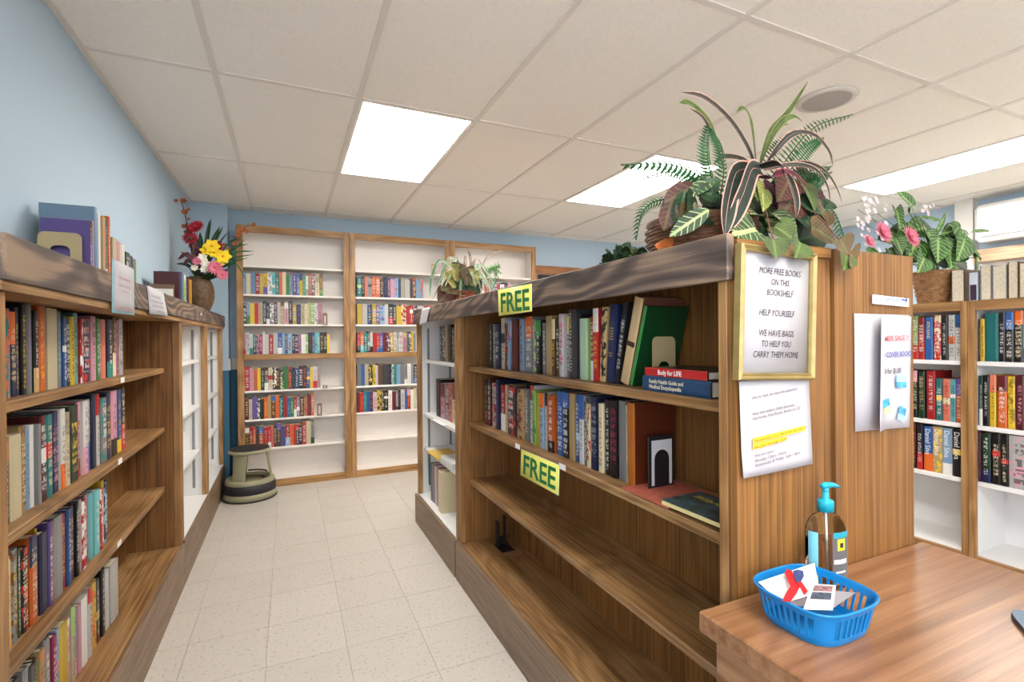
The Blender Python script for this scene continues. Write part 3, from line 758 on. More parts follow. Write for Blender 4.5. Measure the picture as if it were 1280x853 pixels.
world_text(bl, 'Body for LIFE', .017, WHT, (.880, yd - .052, z0 + .046), (0, -1, 0), (0, 0, 1), bold=.0004, width=.085)
world_text(fh, 'Family Health Guide and', .014, CRM, (.878, yb_ - .028, z0 + .0225), (0, -1, 0), (0, 0, 1), bold=.0003, width=.125)
world_text(fh, 'Medical Encyclopedia', .014, CRM, (.878, yb_ - .028, z0 + .0085), (0, -1, 0), (0, 0, 1), bold=.0003, width=.118)
m = bpy.data.meshes.new('spine_emblem'); 
# flat magazines on the middle shelf
p0 = on_z(790, 612, RZ[1]); p1 = on_z(872, 602, RZ[1])
mg = MB(); mg.box(.878, 1.06, .985, 1.175, RZ[1] + .0005, RZ[1] + .006)
tag(mg.build('booklet', plain('salmon_cover', (196, 104, 84), .5, noise=.12, scale=60)), 'thin salmon-coloured booklet lying flat on the middle FREE shelf', 'booklet')
pb = thing('paperback', (.95, .88, RZ[1] + .0065), 'dark paperback with yellow page edges lying at the near end of the FREE shelf', 'book')
rotm = Matrix.Rotation(math.radians(3), 4, 'Z')
def rbox(name, x0, x1, y0, y1, z0_, z1_, mat, par, ang, piv):
    b = MB().box(x0, x1, y0, y1, z0_, z1_); b.v = [tuple(Vector(piv) + Matrix.Rotation(ang, 3, 'Z') @ (Vector(p) - Vector(piv))) for p in b.v]
    return b.build(name, mat, par)
zz = RZ[1] + .0065
def tipped(u, z): return z
rbox('page_block', .882, 1.02, .770, 1.010, zz, zz + .011, plain('yellow_pages', (232, 214, 150), .8), pb, math.radians(2), (.95, .88, 0))
cv = plain('dark_cover_art', (58, 78, 82), .35, noise=.85, scale=38)
rbox('cover', .880, 1.022, .768, 1.012, zz + .0111, zz + .0125, cv, pb, math.radians(2), (.95, .88, 0))
text('title', 'BillyGraham', .026, plain('print_yellow', (214, 196, 90), .6), (.965, .99, zz + .0126), (0, -1, 0), (1, 0, 0), pb, width=.20, bold=.0006, shear=.2)

# ---- white bookcase at the aisle end of the FREE side
WS = .885
def span_row(face, plane, a, b, z, codes, row, h0, d, name, word, hard, group=None, inset=(0, .008), gap=.0006):
    ws = [R.uniform(.7, 1.3) for _ in codes]; tot = sum(ws); p = a; out = []
    for i, (c, w_) in enumerate(zip(codes, ws)):
        q = p + (b - a) * w_ / tot; s = 1 if b > a else -1
        out.append(stand(face, plane, p + s * gap / 2, q - s * gap / 2, z, R.uniform(*h0), d, c, name, f'{cname(c)} {word}, {ORD[i]} from left, {row}', 'book', 'books, ' + row, hard, inset=R.uniform(*inset)))
        p = q
    return out
span_row('-x', WS + .02, on_x(545, 440, WS).y, 2.62, 1.1415, 'ek hs4 z0 ku ek4 hb ue kn'.split(), 'top shelf, aisle-end white bookcase', (.21, .24), .15, 'hardcover_book', 'hardcover', True)
span_row('-x', WS + .02, on_x(541, 500, WS).y, 2.62, .7655, 'kd pd ek qr cu tk es'.split(), 'second shelf, aisle-end white bookcase', (.22, .25), .15, 'hardcover_book', 'hardcover', True)
wy = on_x(536, 640, .85).y
span_row('-x', .86, wy, wy - .23, .2005, 't0 p0 w0 p0 c0'.split(), 'bottom shelf, aisle-end white bookcase', (.24, .255), .17, 'hardcover_book', 'hardcover', True)
stand('-x', .85, wy - .236, wy - .305, .2005, .255, .18, 'c0', 'hardcover_book', 'thick cream book with a violet band, bottom shelf of aisle-end white bookcase', 'book', None, True, cs=(222, 206, 168))
tag(bx('booklet', .84, 1.0, 3.02, 3.28, .5225, .532, plain('yellow_booklet', (222, 186, 96), .6)), 'yellow booklet lying flat in the white aisle-end bookcase', 'booklet')
tag(bx('paper_stack', .86, 1.02, 2.75, 3.0, .5225, .556, plain('white_paper_stack', (230, 230, 228), .7)), 'white paper stack on the third shelf, aisle-end white bookcase', 'paper')
tag(bx('sheet_of_paper', .833, .96, 2.86, 3.12, .7655, .7668, plain('paper_white', (240, 239, 238), .7)), 'loose white sheet overhanging the second shelf of aisle-end bookcase', 'paper')

# ---- tall bookcases, rows of small books
BS = YC + .012
def back_row(x0px, x1px, yp, z, codes, row, h0=(.175, .205), **k):
    a, b = on_y(x0px, yp, BS).x, on_y(x1px, yp, BS).x
    return span_row('-y', BS, a, b, z + .0005, codes.split(), row, h0, .13, 'paperback', 'paperback', False, **k)
K1, K2, K3 = 'corner tall bookcase', 'middle tall bookcase', 'tall bookcase by doorway'
back_row(302.5, 403.5, 350, 1.69, 's0 c0 sb rw y yv2 w aw t oq c0 g0 s v b yn gs w er4 kp4 c ug2', 'top row, ' + K1)
back_row(302.5, 403, 388, 1.43, 'ke sg2 y0 r0 cr nw kw ew dk4 we zu pw hk yv nv c c cy l w p', 'second row, ' + K1)
back_row(301.5, 412, 425, 1.1655, 'pr w wt2 wt2 pk4 m w0 w0 rw w0 bw s0 b se4 n dk pv4 w0 lw ku bn a aw k kw y0'.split() and 'pr w wt2 tk2 pk4 m w0 w0 rw w0 bw s0 b se4 n dk pv4 w0 lw ku bn a aw k kw y0', 'third row, ' + K1, h0=(.17, .198))
back_row(302, 400.5, 465, .85, 'oc rw pr0 oy0 y0 fk4 dw cr kw4 dk hl4 g0 rk4 kt b4 dk ko by y0 wr2 er'.replace('b4', 'bk4'), 'fourth row, ' + K1, h0=(.185, .21))
back_row(301.5, 392.5, 503, .60, 'oc d cr v0 kw kf oy z0 db or0 tk r0 bs gw rw2 ew d zr dr oq', 'fifth row, ' + K1, h0=(.17, .205))
back_row(302, 393, 540, .345, 'wv kw rw2 or hu ob1 rp rw q0 dk hv v0 rs2 ok r0 kr h rw c0 ef', 'sixth row, ' + K1, h0=(.175, .205))
back_row(446.5, 529, 355, 1.69, 'tl kc q0 eh oq4 q4 ku nv v4 p0 se b0 c0 w0 hk uo4 s0 so4'.replace('q4 ', 'qo4 '), 'top row, ' + K2, h0=(.18, .2))
back_row(446.5, 545, 390, 1.43, 'y0 w0 bn ye bo4 sv4 w0 kr hk yo0 cr4 r0 rw np w0 wp r0 o0 y0', 'second row, ' + K2, h0=(.18, .2))
back_row(446.5, 520, 425, 1.1655, 'rk2 oa2 tk ha wk2 r0 rb2 vb2 d0 kp yw4 we4 we wp pz ek kw4 y0 eb', 'third row, ' + K2, h0=(.18, .2))
back_row(446.5, 522, 465, .85, 'e0 b0 c0 ky4 yk4 w0 u0 h0 h0 kv wg4 t0 s0 e0 ew wp e0 nb', 'fourth row, ' + K2, h0=(.185, .205))
back_row(446.5, 520, 500, .60, 'd0 ro ta b0 no wp4 yk4 ke kw wo d0 eh kr wb b0 rp w0 cl', 'fifth row, ' + K2, h0=(.18, .2))
back_row(574, 638, 356, 1.69, 'wr kb c0 ep rw n0 wp ro aq wk r0 ew kp pn', 'top row, ' + K3, h0=(.17, .2))

# ---- low bookcases on the far right
XB = XS + .028
A1 = [(1125, 1132, 'bw'), (1132.5, 1139, 'kz'), (1139.5, 1146.7, 'lr2'), (1147.3, 1154.7, 'r'), (1156, 1165.6, 'b0'), (1167, 1175.6, 'rc4'), (1176.2, 1184, 'kw'), (1185, 1192.8, 'wo3'), (1194, 1201.8, 'wb1')]
A2 = [(1125, 1132, 'rk'), (1132.5, 1139, 'u'), (1139.8, 1146, 'kp'), (1147.5, 1155.4, 'fz'), (1157.5, 1168.4, 'rw', .235), (1170, 1177, 'ty3', .20), (1177.4, 1187.2, 'qc3', .20), (1187.5, 1194, 'aw3', .20), (1194.4, 1201.8, 'ov1', .205)]
A3 = [(1125, 1131, 'kw'), (1131.5, 1137.5, 'n'), (1138, 1144, 'dk'), (1146, 1153, 'kr2'), (1154, 1165, 'bo2'), (1165.5, 1177, 'zy4'), (1177.4, 1189.5, 'sw2'), (1190.3, 1201.8, 'ky3')]
B1 = [(1223.3, 1225, 'd', .19), (1225.2, 1230.2, 'yk', .19), (1230.5, 1247.4, 't0', .215), (1247.7, 1255.4, 'kw', .215), (1255.8, 1266.5, 'kb1', .215), (1267.5, 1278.3, 'ko1', .22), (1278.6, 1285, 'av', .22), (1285.5, 1295, 'r', .22), (1295.5, 1306, 'n', .21)]
B2 = [(1223.5, 1227.5, 'fw'), (1227.8, 1235.5, 'kw'), (1236.4, 1244.3, 'yq1'), (1246, 1258, 'od1'), (1259, 1268, 'y'), (1269, 1280, 'dp'), (1281, 1290, 'b'), (1291, 1300, 'k')]
B3 = [(1223, 1225.5, 'dv'), (1225.8, 1237.8, 'fn2'), (1239, 1249.6, 'kr3'), (1250.4, 1260, 'kr3'), (1260.8, 1288, 'wp4'), (1290, 1300, 'b')]
q = px_row('-x', XB, 420, 1.1625, A1, 'top shelf, low bookcase behind desk', h0=(.205, .215), d=.15, inset=(0, .004))
for o in q:
    if o['label'].startswith('bare blue'): spine_text(o, 'AYN RAND', .020, CRM, frac=.75, start=.90, width=.085)
px_row('-x', XB, 495, .8735, A2, 'second shelf, low bookcase behind desk', h0=(.225, .235), d=.15, inset=(0, .004))
q3 = px_row('-x', XB, 565, .6205, A3, 'third shelf, low bookcase behind desk', h0=(.215, .225), d=.15, inset=(0, .004))
for o in q3[4:8]:
    o['pb'] = [o['pb'][0], 2.0, 2.0]; spine_text(o, 'Daniel Silva', .030, WHT, frac=.78, start=.95, width=.125)
px_row('-x', XB, 420, 1.1625, B1, 'top shelf, bookcase at photo edge', d=.15, inset=(0, .004))
px_row('-x', XB, 495, .8735, B2, 'second shelf, bookcase at photo edge', h0=(.22, .235), d=.15, inset=(0, .004))
px_row('-x', XB, 580, .6205, B3, 'third shelf, bookcase at photo edge', h0=(.215, .228), d=.15, inset=(0, .004))

# books on top of the low right bookcases, page edges facing out
yy = 1.272; i = 0
tops = [(.050, .150), (.022, .150), (.040, .145), (.030, .15), (.035, .152), (.028, .15)]
def back_to_front(y0, t, h, lab):
    Mw = Matrix.Translation((XS + .20, y0, 1.4362)) @ Matrix.Rotation(math.pi / 2, 4, 'Z')
    return book(t, .15, h, R.choice(['u0', 'e0', 'z0']), Mw, 'hardcover_book', lab, 'book', 'books with page edges out on the low bookcase', True)
for t, h in tops:
    yy -= t + .002
    if yy < 1.21: break
    back_to_front(yy, t, h, f'book turned pages outward, {ORD[i]} from the flower basket on low bookcase'); i += 1
yy = 1.165; i = 0
for t, h in [(.04, .155), (.05, .15), (.035, .158), (.03, .15), (.05, .155), (.04, .15), (.04, .152), (.05, .15)]:
    yy -= t + .002
    back_to_front(yy, t, h, f'book turned pages outward, {ORD[i]} past the white bookend on low bookcase'); i += 1

# ---- books standing on the left top board
ZT = 1.4805
def cover_stack(y0, specs, xspine, row):
    y = y0
    for i, (t, d, h, c) in enumerate(specs):
        stand('+x', xspine, y, y + t, ZT, h, d, c, 'hardcover_book', f'{cname(c)} book, {ORD[i]} from left, {row}', 'book', 'books, ' + row, c[-1] == '0', inset=R.uniform(0, .006))
        y += t + .0008
    return y
yg = cover_stack(2.045, [(.022, .125, .200, 'vk1'), (.012, .128, .205, 'pw0'), (.020, .145, .255, 's0'), (.016, .128, .24, 's0'), (.030, .13, .245, 'w0'), (.028, .13, .24, 'zo'), (.018, .13, .235, 'nw'), (.022, .13, .24, 'pr4'), (.020, .14, .255, 'oc')], -.585, 'tall group on blue wall shelf')
cover_stack(yg + .035, [(.045, .13, .19, 'c0'), (.03, .13, .185, 'p0'), (.03, .13, .18, 'c0'), (.03, .13, .185, 'w0'), (.05, .11, .16, 'fe'), (.02, .11, .15, 'ek'), (.03, .11, .155, 'wn'), (.03, .11, .15, 'ev4'), (.025, .11, .15, 'lk')], -.585, 'middle group on blue wall shelf')
cover_stack(3.40, [(.028, .125, .205, 'd0'), (.045, .11, .21, 'b0'), (.04, .11, .21, 's0'), (.05, .11, .205, 'lw'), (.05, .11, .20, 'vk'), (.05, .11, .205, 'k0'), (.06, .11, .20, 'o0'), (.06, .11, .20, 'y0')], -.570, 'far group on blue wall shelf')
# ================================================================ bookends, signs, papers
def bookend(name_label, x0, x1, y, z, h, mat, cut=.5, foot=.06):
    """bent metal plate with an arched window: plate in the xz plane at y"""
    t = thing('bookend', ((x0 + x1) / 2, y, z), name_label, 'bookend')
    n = 10; r = min(.018, (x1 - x0) * .2)
    def rr(a0, a1, b0, b1, rad):
        p = []
        for cx_, cz_, s in ((a1 - rad, b1 - rad, 0), (a0 + rad, b1 - rad, 1)):
            for k in range(5):
                an = math.pi / 2 * (s + k / 4); p.append((cx_ + rad * math.cos(an), cz_ + rad * math.sin(an)))
        return [(a1, b0)] + p + [(a0, b0)]
    out = rr(x0, x1, z, z + h, r)
    w_ = x1 - x0; inn = rr(x0 + w_ * .27, x1 - w_ * .27, z, z + h * cut, r * .9)
    b = MB(); m = len(out)
    for yy_ in (y, y + .0015):
        b.v += [(p[0], yy_, p[1]) for p in out] + [(p[0], yy_, p[1]) for p in inn]
    for i in range(m - 1):
        b.f.append((i, i + 1, m + i + 1, m + i)); b.m.append(0)
        b.f.append((2 * m + i, 3 * m + i, 3 * m + i + 1, 2 * m + i + 1)); b.m.append(0)
        b.f.append((i, 2 * m + i, 2 * m + i + 1, i + 1)); b.m.append(0)
        b.f.append((m + i, m + i + 1, 3 * m + i + 1, 3 * m + i)); b.m.append(0)
    b.build('plate', mat, t)
    bx('foot', x0, x1, y - foot, y - .0002, z + .0001, z + .001, mat, t)
    return t
tanm = plain('tan_metal', (176, 158, 118), .45); darkm = plain('black_metal', (30, 28, 30), .45); brm = plain('brown_metal', (120, 92, 70), .45); grm = plain('grey_metal', (150, 150, 152), .4)
bookend('tan metal bookend holding the first tall books on the blue wall shelf', -.715, -.605, 2.02, ZT, .152, tanm, cut=.72)
bookend('brown metal bookend in front of the cream books on the blue wall shelf', -.70, -.600, yg + .022, ZT, .105, plain('brown_bookend', (170, 130, 84), .5), cut=.3, foot=.018)
c = thing('card_holder', (-.62, 3.33, ZT), 'white card in a brown holder in front of the dark red book', 'card')
bx('holder', -.70, -.59, 3.34, 3.345, ZT, ZT + .125, brm, c, .001); bx('card', -.695, -.595, 3.336, 3.3395, ZT + .002, ZT + .10, plain('card_white', (232, 228, 218), .6), c)
bookend('tan metal bookend in front of the green book on the upper FREE shelf', .945, 1.03, last_base - .055, RZ[0] + .0008, .145, tanm, cut=.5)
fe = on_x(806, 580, .94)
ad = thing('bookend', (.97, fe.y - .03, RZ[1]), 'black bookend with a white arch beside the orange-brown book', 'bookend')
bx('plate', .935, 1.03, fe.y - .022, fe.y - .018, RZ[1] + .0005, RZ[1] + .155, darkm, ad, .0015)
a = MB(); pts = []
X0, X1, ZB, ZTp = .945, 1.02, RZ[1] + .012, RZ[1] + .142
rad = (X1 - X0) * .36; xc = (X0 + X1) / 2; zc = ZB + .075
inner = [(xc - rad, ZB)] + [(xc + rad * math.cos(t_), zc + rad * math.sin(t_)) for t_ in [math.pi - math.pi * k / 8 for k in range(9)]] + [(xc + rad, ZB)]
outer = [(X0, ZB)] + [(X0, zc), (X0, zc + .02), (X0, ZTp), (xc - .02, ZTp), (xc, ZTp), (xc + .02, ZTp), (X1, ZTp), (X1, zc + .02), (X1, zc)] + [(X1, ZB)]
for yy_ in (fe.y - .0235,): a.v += [(p[0], yy_, p[1]) for p in outer] + [(p[0], yy_, p[1]) for p in inner]
for i in range(len(outer) - 1): a.f.append((i, i + 1, len(outer) + i + 1, len(outer) + i)); a.m.append(0)
a.build('arch', plain('arch_white', (206, 204, 204), .5), ad)
# small bookends in the tall bookcases
for px_, z_, lab in ((405, 1.43, 'brown bookend on the second row of the corner tall bookcase'), (397, .60, 'brown bookend on the fifth row of the corner tall bookcase'), (541, 1.94, 'tan bookend on the empty top shelf of the middle tall bookcase'), (404, .85, 'grey bookend on the fourth row of the corner tall bookcase')):
    q_ = on_y(px_, 400, YC + .05); bookend(lab, q_.x - .012, q_.x + .028, YC + .04, z_ + .0006, .105 if z_ != .85 else .02, brm if z_ < 1.9 else tanm, cut=.8)
# black bracket bookend low in the FREE bookcase
q_ = on_z(650, 681, .20); q_.x = min(q_.x, .99)
bb = thing('bookend', (q_.x, q_.y, .20), 'black wire bookend standing on the lowest FREE shelf', 'bookend')
bx('foot', q_.x - .02, q_.x + .05, q_.y - .055, q_.y + .05, .2005, .205, darkm, bb)
b = MB(); b.box(q_.x - .012, q_.x - .004, q_.y + .015, q_.y + .05, .205, .33); b.box(q_.x + .03, q_.x + .04, q_.y + .03, q_.y + .05, .205, .35); b.box(q_.x - .004, q_.x + .03, q_.y + .042, q_.y + .048, .205, .24)
b.build('upright', darkm, bb)

PAPER = plain('paper_sheet', (184, 181, 186), .7)
def sheet(name, P, mat, parent=None, nx=8, nz=8, bulge=0.0, curl=None, thick=.0006):
    """paper spanned by corners P=(tl, tr, br, bl); bulge pushes the middle out along the face"""
    tl, tr, br, bl_ = [Vector(p) for p in P]; n = (tr - tl).cross(tl - bl_).normalized()
    b = MB(); vs = []
    for k in (0, 1):
        for j in range(nz + 1):
            for i in range(nx + 1):
                u, v = i / nx, j / nz
                p = tl.lerp(tr, u).lerp(bl_.lerp(br, u), v)
                off = bulge * math.sin(math.pi * u) * (.6 + .4 * math.cos(math.pi * v * 1.3)) + (curl(u, v) if curl else 0)
                vs.append(p + n * (off - thick * k))
    W = nx + 1; o1 = W * (nz + 1)
    fs = []
    for j in range(nz):
        for i in range(nx):
            a_ = j * W + i; fs.append((a_ + W, a_ + W + 1, a_ + 1, a_)); fs.append((o1 + a_, o1 + a_ + 1, o1 + a_ + W + 1, o1 + a_ + W))
    for i in range(nx): fs.append((i, i + 1, o1 + i + 1, o1 + i)); a_ = nz * W + i; fs.append((a_ + 1, a_, o1 + a_, o1 + a_ + 1))
    for j in range(nz): a_ = j * W; fs.append((a_ + W, a_, o1 + a_, o1 + a_ + W)); a_ = j * W + nx; fs.append((a_, a_ + W, o1 + a_ + W, o1 + a_))
    b.add(vs, fs, 0, True)
    return b.build(name, mat, parent)

GRN = plain('sign_green', (0, 118, 62), .6); YEL = plain('sign_yellow', (236, 232, 110), .6)
def free_sign(P, x, lab):
    t = thing('free_sign', P[3], lab, 'sign')
    P = [Vector(p) for p in P]; n = (P[1] - P[0]).cross(P[0] - P[3]).normalized()
    sheet('card', [p + n * .0015 for p in P], YEL, t, 2, 2)
    sheet('border', [p + n * .0006 + (p - (P[0] + P[2]) / 2).normalized() * .003 for p in P], plain('sign_edge', (214, 238, 214), .6), t, 2, 2)
    rt2 = (P[1] - P[0]); up2 = (P[0] - P[3]); hgt = up2.length
    text('lettering', 'FREE', hgt * 1.02, GRN, P[3] + rt2 * .06 + up2.normalized() * hgt * .14, rt2, up2, t, bold=.0022, width=rt2.length * .86, proud=.0024)
xs_ = .7985
free_sign([on_x(623, 363, xs_), on_x(664.5, 355, xs_), on_x(664.5, 389, xs_), on_x(624, 395, xs_)], xs_, 'green on yellow FREE sign on the grey-brown board above the books')
xs2 = .868
free_sign([on_x(652, 562, xs2), on_x(699, 582, xs2), on_x(698, 619.5, xs2), on_x(651, 594, xs2)], xs2, 'green on yellow FREE sign hanging from the middle shelf edge')
# paper label at the far end of the right board
q1 = [on_x(528, 386, .797), on_x(538, 384, .797), on_x(533, 404, .792), on_x(524, 407, .792)]
sheet_ = sheet('paper_label', q1, PAPER); tag(sheet_, 'small white paper slip at the far end of the FREE board', 'paper')

def fake_lines(par, P, rows, mat):
    """rows of unreadable short strokes where the photo's handwriting cannot be read: (v, u0, u1)"""
    tl, tr, br, bl_ = [Vector(p) for p in P]; n = (tr - tl).cross(tl - bl_).normalized(); b = MB(); rr_ = random.Random(3)
    for v, u0, u1, hh in rows:
        u = u0
        while u < u1:
            w_ = rr_.uniform(.02, .05)
            A = lambda uu, vv: tl.lerp(tr, uu).lerp(bl_.lerp(br, uu), vv) + n * .0012
            e_ = min(u + w_, u1); b.add([A(u, v + hh), A(e_, v + hh), A(e_, v), A(u, v)], [(0, 1, 2, 3)]); u += w_ + rr_.uniform(.012, .03)
    tag(b.build('handwriting', mat, par), kind='stuff')
PKP = plain('print_pink', (196, 140, 150), .6); GRY = plain('print_grey', (130, 126, 134), .6)
XP = -.4975
def fascia_note(P, lab, rows, mat, back=None):
    t = thing('paper_notice', P[3], lab, 'notice')
    if back: sheet('backing', [p - Vector((.0012, 0, 0)) for p in back], plain('blue_backing', (150, 196, 214), .6), t, 3, 3)
    sheet('sheet', P, PAPER, t, 4, 4); fake_lines(t, P, rows, mat)
    return t
P1 = [on_x(143, 324, XP), on_x(167, 337, XP), on_x(167, 392, XP), on_x(142, 388, XP)]
fascia_note(P1, 'white paper notice with blue edge on the board over the brown bookcase', [(.30, .2, .85, .03), (.45, .2, .85, .03), (.56, .35, .7, .03), (.9, .25, .9, .03)], PKP,
            [on_x(141, 323, XP), on_x(168, 338, XP), on_x(168.5, 394.5, XP), on_x(140.5, 391, XP)])
P2 = [on_x(184, 357, XP), on_x(204, 365, XP), on_x(210, 396, XP), on_x(187, 393, XP)]
fascia_note(P2, 'smaller tilted white note on the board, next to the white bookcases', [(.3, .2, .7, .04), (.48, .15, .85, .04), (.65, .2, .85, .04), (.82, .4, .8, .04)], GRY)
q_ = on_x(252, 380 + 13, XP); bx_ = bx('board_label', -.4995, -.498, q_.y - .03, q_.y + .03, 1.445, 1.462, PAPER); tag(bx_, 'tiny white label on the board under the brown vase', 'label')

# framed notice on the end panel
YE = .716
fa = math.radians(2.2)
fc = (on_y(933, 307, YE - .02) + on_y(1025, 319, YE - .02) + on_y(1015, 470, YE - .02) + on_y(926, 476, YE - .02)) / 4
FW, FH = .226, .272
def fp(u, v, y):   # frame coordinates -> world, tilted a touch
    dx, dz = u, v; c_, s_ = math.cos(-fa), math.sin(-fa)
    return Vector((fc.x + dx * c_ - dz * s_, y, fc.z + dx * s_ + dz * c_))
pf_ = thing('framed_notice', (fc.x, YE - .01, fc.z - FH / 2), 'gold-framed notice reading MORE FREE BOOKS on the wooden end panel', 'framed notice')
gold = plain('gold_frame', (158, 138, 86), .38, metal=.35, noise=.1, scale=30)
b = MB(); mw_ = .014
ring = lambda hw, hh, y: [fp(-hw, -hh, y), fp(hw, -hh, y), fp(hw, hh, y), fp(-hw, hh, y)]
prof = [(0, YE - .001), (0, YE - .016), (.004, YE - .020), (.009, YE - .015), (.012, YE - .017), (.0145, YE - .012), (.0145, YE - .002)]
for d_, y_ in prof: b.v += [tuple(p) for p in ring(FW / 2 - d_, FH / 2 - d_, y_)]
for k in range(len(prof) - 1):
    for i in range(4): b.f.append((k * 4 + i, k * 4 + (i + 1) % 4, (k + 1) * 4 + (i + 1) % 4, (k + 1) * 4 + i)); b.m.append(0)
b.build('frame', gold, pf_)
sheet('sheet', [fp(-FW / 2 + .013, FH / 2 - .013, YE - .008), fp(FW / 2 - .013, FH / 2 - .013, YE - .008), fp(FW / 2 - .013, -FH / 2 + .013, YE - .008), fp(-FW / 2 + .013, -FH / 2 + .013, YE - .008)], PAPER, pf_, 2, 2)
INK = plain('ink', (56, 44, 52), .6)
rgt = (fp(1, 0, 0) - fp(0, 0, 0)); upv_ = (fp(0, 1, 0) - fp(0, 0, 0))
for tx, v, wd in (('MORE FREE BOOKS', .082, .125), ('ON THIS', .060, .054), ('BOOKSHELF', .038, .080), ('HELP YOURSELF', -.004, .106), ('WE HAVE BAGS', -.046, .104), ('TO HELP YOU', -.068, .088), ('CARRY THEM HOME', -.090, .135)):
    text('lettering', tx, .0185, INK, fp(.008 if v > 0 else 0, v, YE - .009), rgt, upv_, pf_, align='CENTER', width=wd, shear=.18)

# membership notice below
cs_ = lambda p, q: on_y(p, q, YE - .003)
P = [cs_(924, 477), cs_(1011, 472), cs_(1016, 580), cs_(928, 598)]
n1 = thing('paper_notice', P[3], 'white opening hours notice with a yellow highlighted line, below the gold frame', 'notice')
sheet('sheet', P, PAPER, n1, 10, 10, bulge=.003, curl=lambda u, v: .010 * max(0, v - .7) * (1 - u))
PV = [Vector(p) for p in P]
at_ = lambda u, v: PV[0].lerp(PV[1], u).lerp(PV[3].lerp(PV[2], u), v) - Vector((0, .0045, 0))
hb = MB(); hb.add([at_(.13, .60), at_(.88, .54), at_(.88, .595), at_(.13, .655)], [(3, 2, 1, 0)]); hb.add([at_(.13, .665), at_(.60, .628), at_(.60, .675), at_(.13, .72)], [(3, 2, 1, 0)])
hl = plain('highlighter', (240, 206, 40), .6); hb.build('highlight', hl, n1)
for tx, u, v, wd in (('Like to read, we have the selection!', .13, .19, .62), ('New best sellers, Older favorites,', .13, .36, .58), ('Sale books, Free Books, Books on CD', .13, .41, .66),
                     ('Membership is just $4.00 for the rest of', .14, .645, .73), ('this year through 2023.', .14, .71, .45), ('We are open', .14, .80, .25), ('Monday: 10am - Noon', .14, .855, .43), ('Wednesday & Friday  1pm - 3pm', .14, .905, .62)):
    a_, c_ = at_(u, v), at_(u + .3, v - .028)
    text('lettering', tx, .0085, INK, a_, c_ - a_, PV[0] - PV[3], n1, width=wd * .218, proud=.0012)

# sale notice: flat sheet with a second sheet curling in front
Q = [cs_(1068, 392), cs_(1137, 394), cs_(1134.5, 534), cs_(1069, 540)]
n2 = thing('paper_notice', Q[3], 'curling white summer sale notice with holiday pictures on the second end panel', 'notice')
sheet('backing', Q, PAPER, n2, 3, 3)
Q2 = [cs_(1087, 397), cs_(1137, 396), cs_(1135, 534), cs_(1085, 538)]
sheet('sheet', [p - Vector((0, .002, 0)) for p in Q2], plain('paper_front', (194, 190, 197), .7), n2, 12, 8, curl=lambda u, v: .022 * max(0, 1 - u * 2.2) ** 1.4 + .002)
QV = [Vector(p) for p in Q2]
a2 = lambda u, v: QV[0].lerp(QV[1], u).lerp(QV[3].lerp(QV[2], u), v) - Vector((0, .0062, 0))
REDP = plain('print_red', (214, 92, 92), .6); BLUP = plain('print_blue', (78, 84, 160), .6)
for tx, v, mt, wd, u0 in (('MER SALE !!', .215, REDP, .098, .24), ('D COVER BOOKS', .36, BLUP, .118, .20), ('1 for $1.00', .505, INK, .064, .26)):
    a_ = a2(u0, v); text('lettering', tx, .0175, mt, a_ - Vector((0, .004, 0)), a2(1, v - .004) - a2(0, v + .008), (0, 0, 1), n2, width=wd, bold=.0004)
def pic(c0_, w_, h_, rot, mts):
    o_ = Vector(c0_); b_ = MB()
    for k, (f0, f1) in enumerate(((0, .45), (.45, 1))):
        pts_ = [(-w_ / 2, -h_ / 2 + h_ * f0), (w_ / 2, -h_ / 2 + h_ * f0), (w_ / 2, -h_ / 2 + h_ * f1), (-w_ / 2, -h_ / 2 + h_ * f1)]
        b_.add([(o_.x + p * math.cos(rot) - q * math.sin(rot), o_.y, o_.z + p * math.sin(rot) + q * math.cos(rot)) for p, q in pts_], [(0, 1, 2, 3)], k)
    b_.build('printed_picture', mts, n2)
sea = plain('pic_sea', (70, 160, 210), .5, noise=.3, scale=60); sky_ = plain('pic_sky', (160, 208, 236), .5); sand = plain('pic_sand', (226, 196, 150), .5)
off = Vector((0, .0035, 0))
pic(a2(.70, .58) - off, .042, .030, -.05, [sea, sky_]); pic(a2(.28, .79) - off - Vector((0, .005, 0)), .028, .034, .25, [sand, sea]); pic(a2(.72, .87) - off, .030, .034, -.35, [sky_, sea])

# arrow sign
A_ = [cs_(1090, 368.5), cs_(1134, 373.5), cs_(1134, 384), cs_(1090, 380)]
n3 = thing('arrow_sign', A_[3], 'small white Sale Books sign with an arrow on the second end panel', 'sign')
b = MB(); 
for k, dy in enumerate((0, -.004)): b.v += [(p.x, p.y + dy, p.z) for p in A_]
b.f = [(0, 1, 2, 3), (7, 6, 5, 4), (0, 4, 5, 1), (1, 5, 6, 2), (2, 6, 7, 3), (3, 7, 4, 0)]; b.m = [0] * 6; b.build('plate', plain('sign_plate', (216, 218, 228), .4), n3)
dr = (A_[2] - A_[3]).normalized(); o_ = A_[3] - Vector((0, .0045, 0)) + Vector((0, 0, .010))
text('lettering', 'Sale Books', .017, plain('print_bluegrey', (120, 132, 176), .6), o_ + dr * .040, dr, (0, 0, 1), n3, width=.062)
b = MB(); e_ = o_ + dr * .108 + Vector((0, -.001, .006)); nn = Vector((-dr.z, 0, dr.x))
def q2(a_, b_, w_): 
    d_ = (b_ - a_).normalized(); m_ = Vector((-d_.z, 0, d_.x)) * w_; b.add([a_ - m_, b_ - m_, b_ + m_, a_ + m_], [(0, 1, 2, 3)])
q2(e_, e_ + dr * .024, .0013); q2(e_ + dr * .025, e_ + dr * .016 + nn * .007, .0013); q2(e_ + dr * .016 - nn * .007, e_ + dr * .025, .0013)
b.build('arrow', plain('arrow_navy', (30, 46, 110), .6), n3)

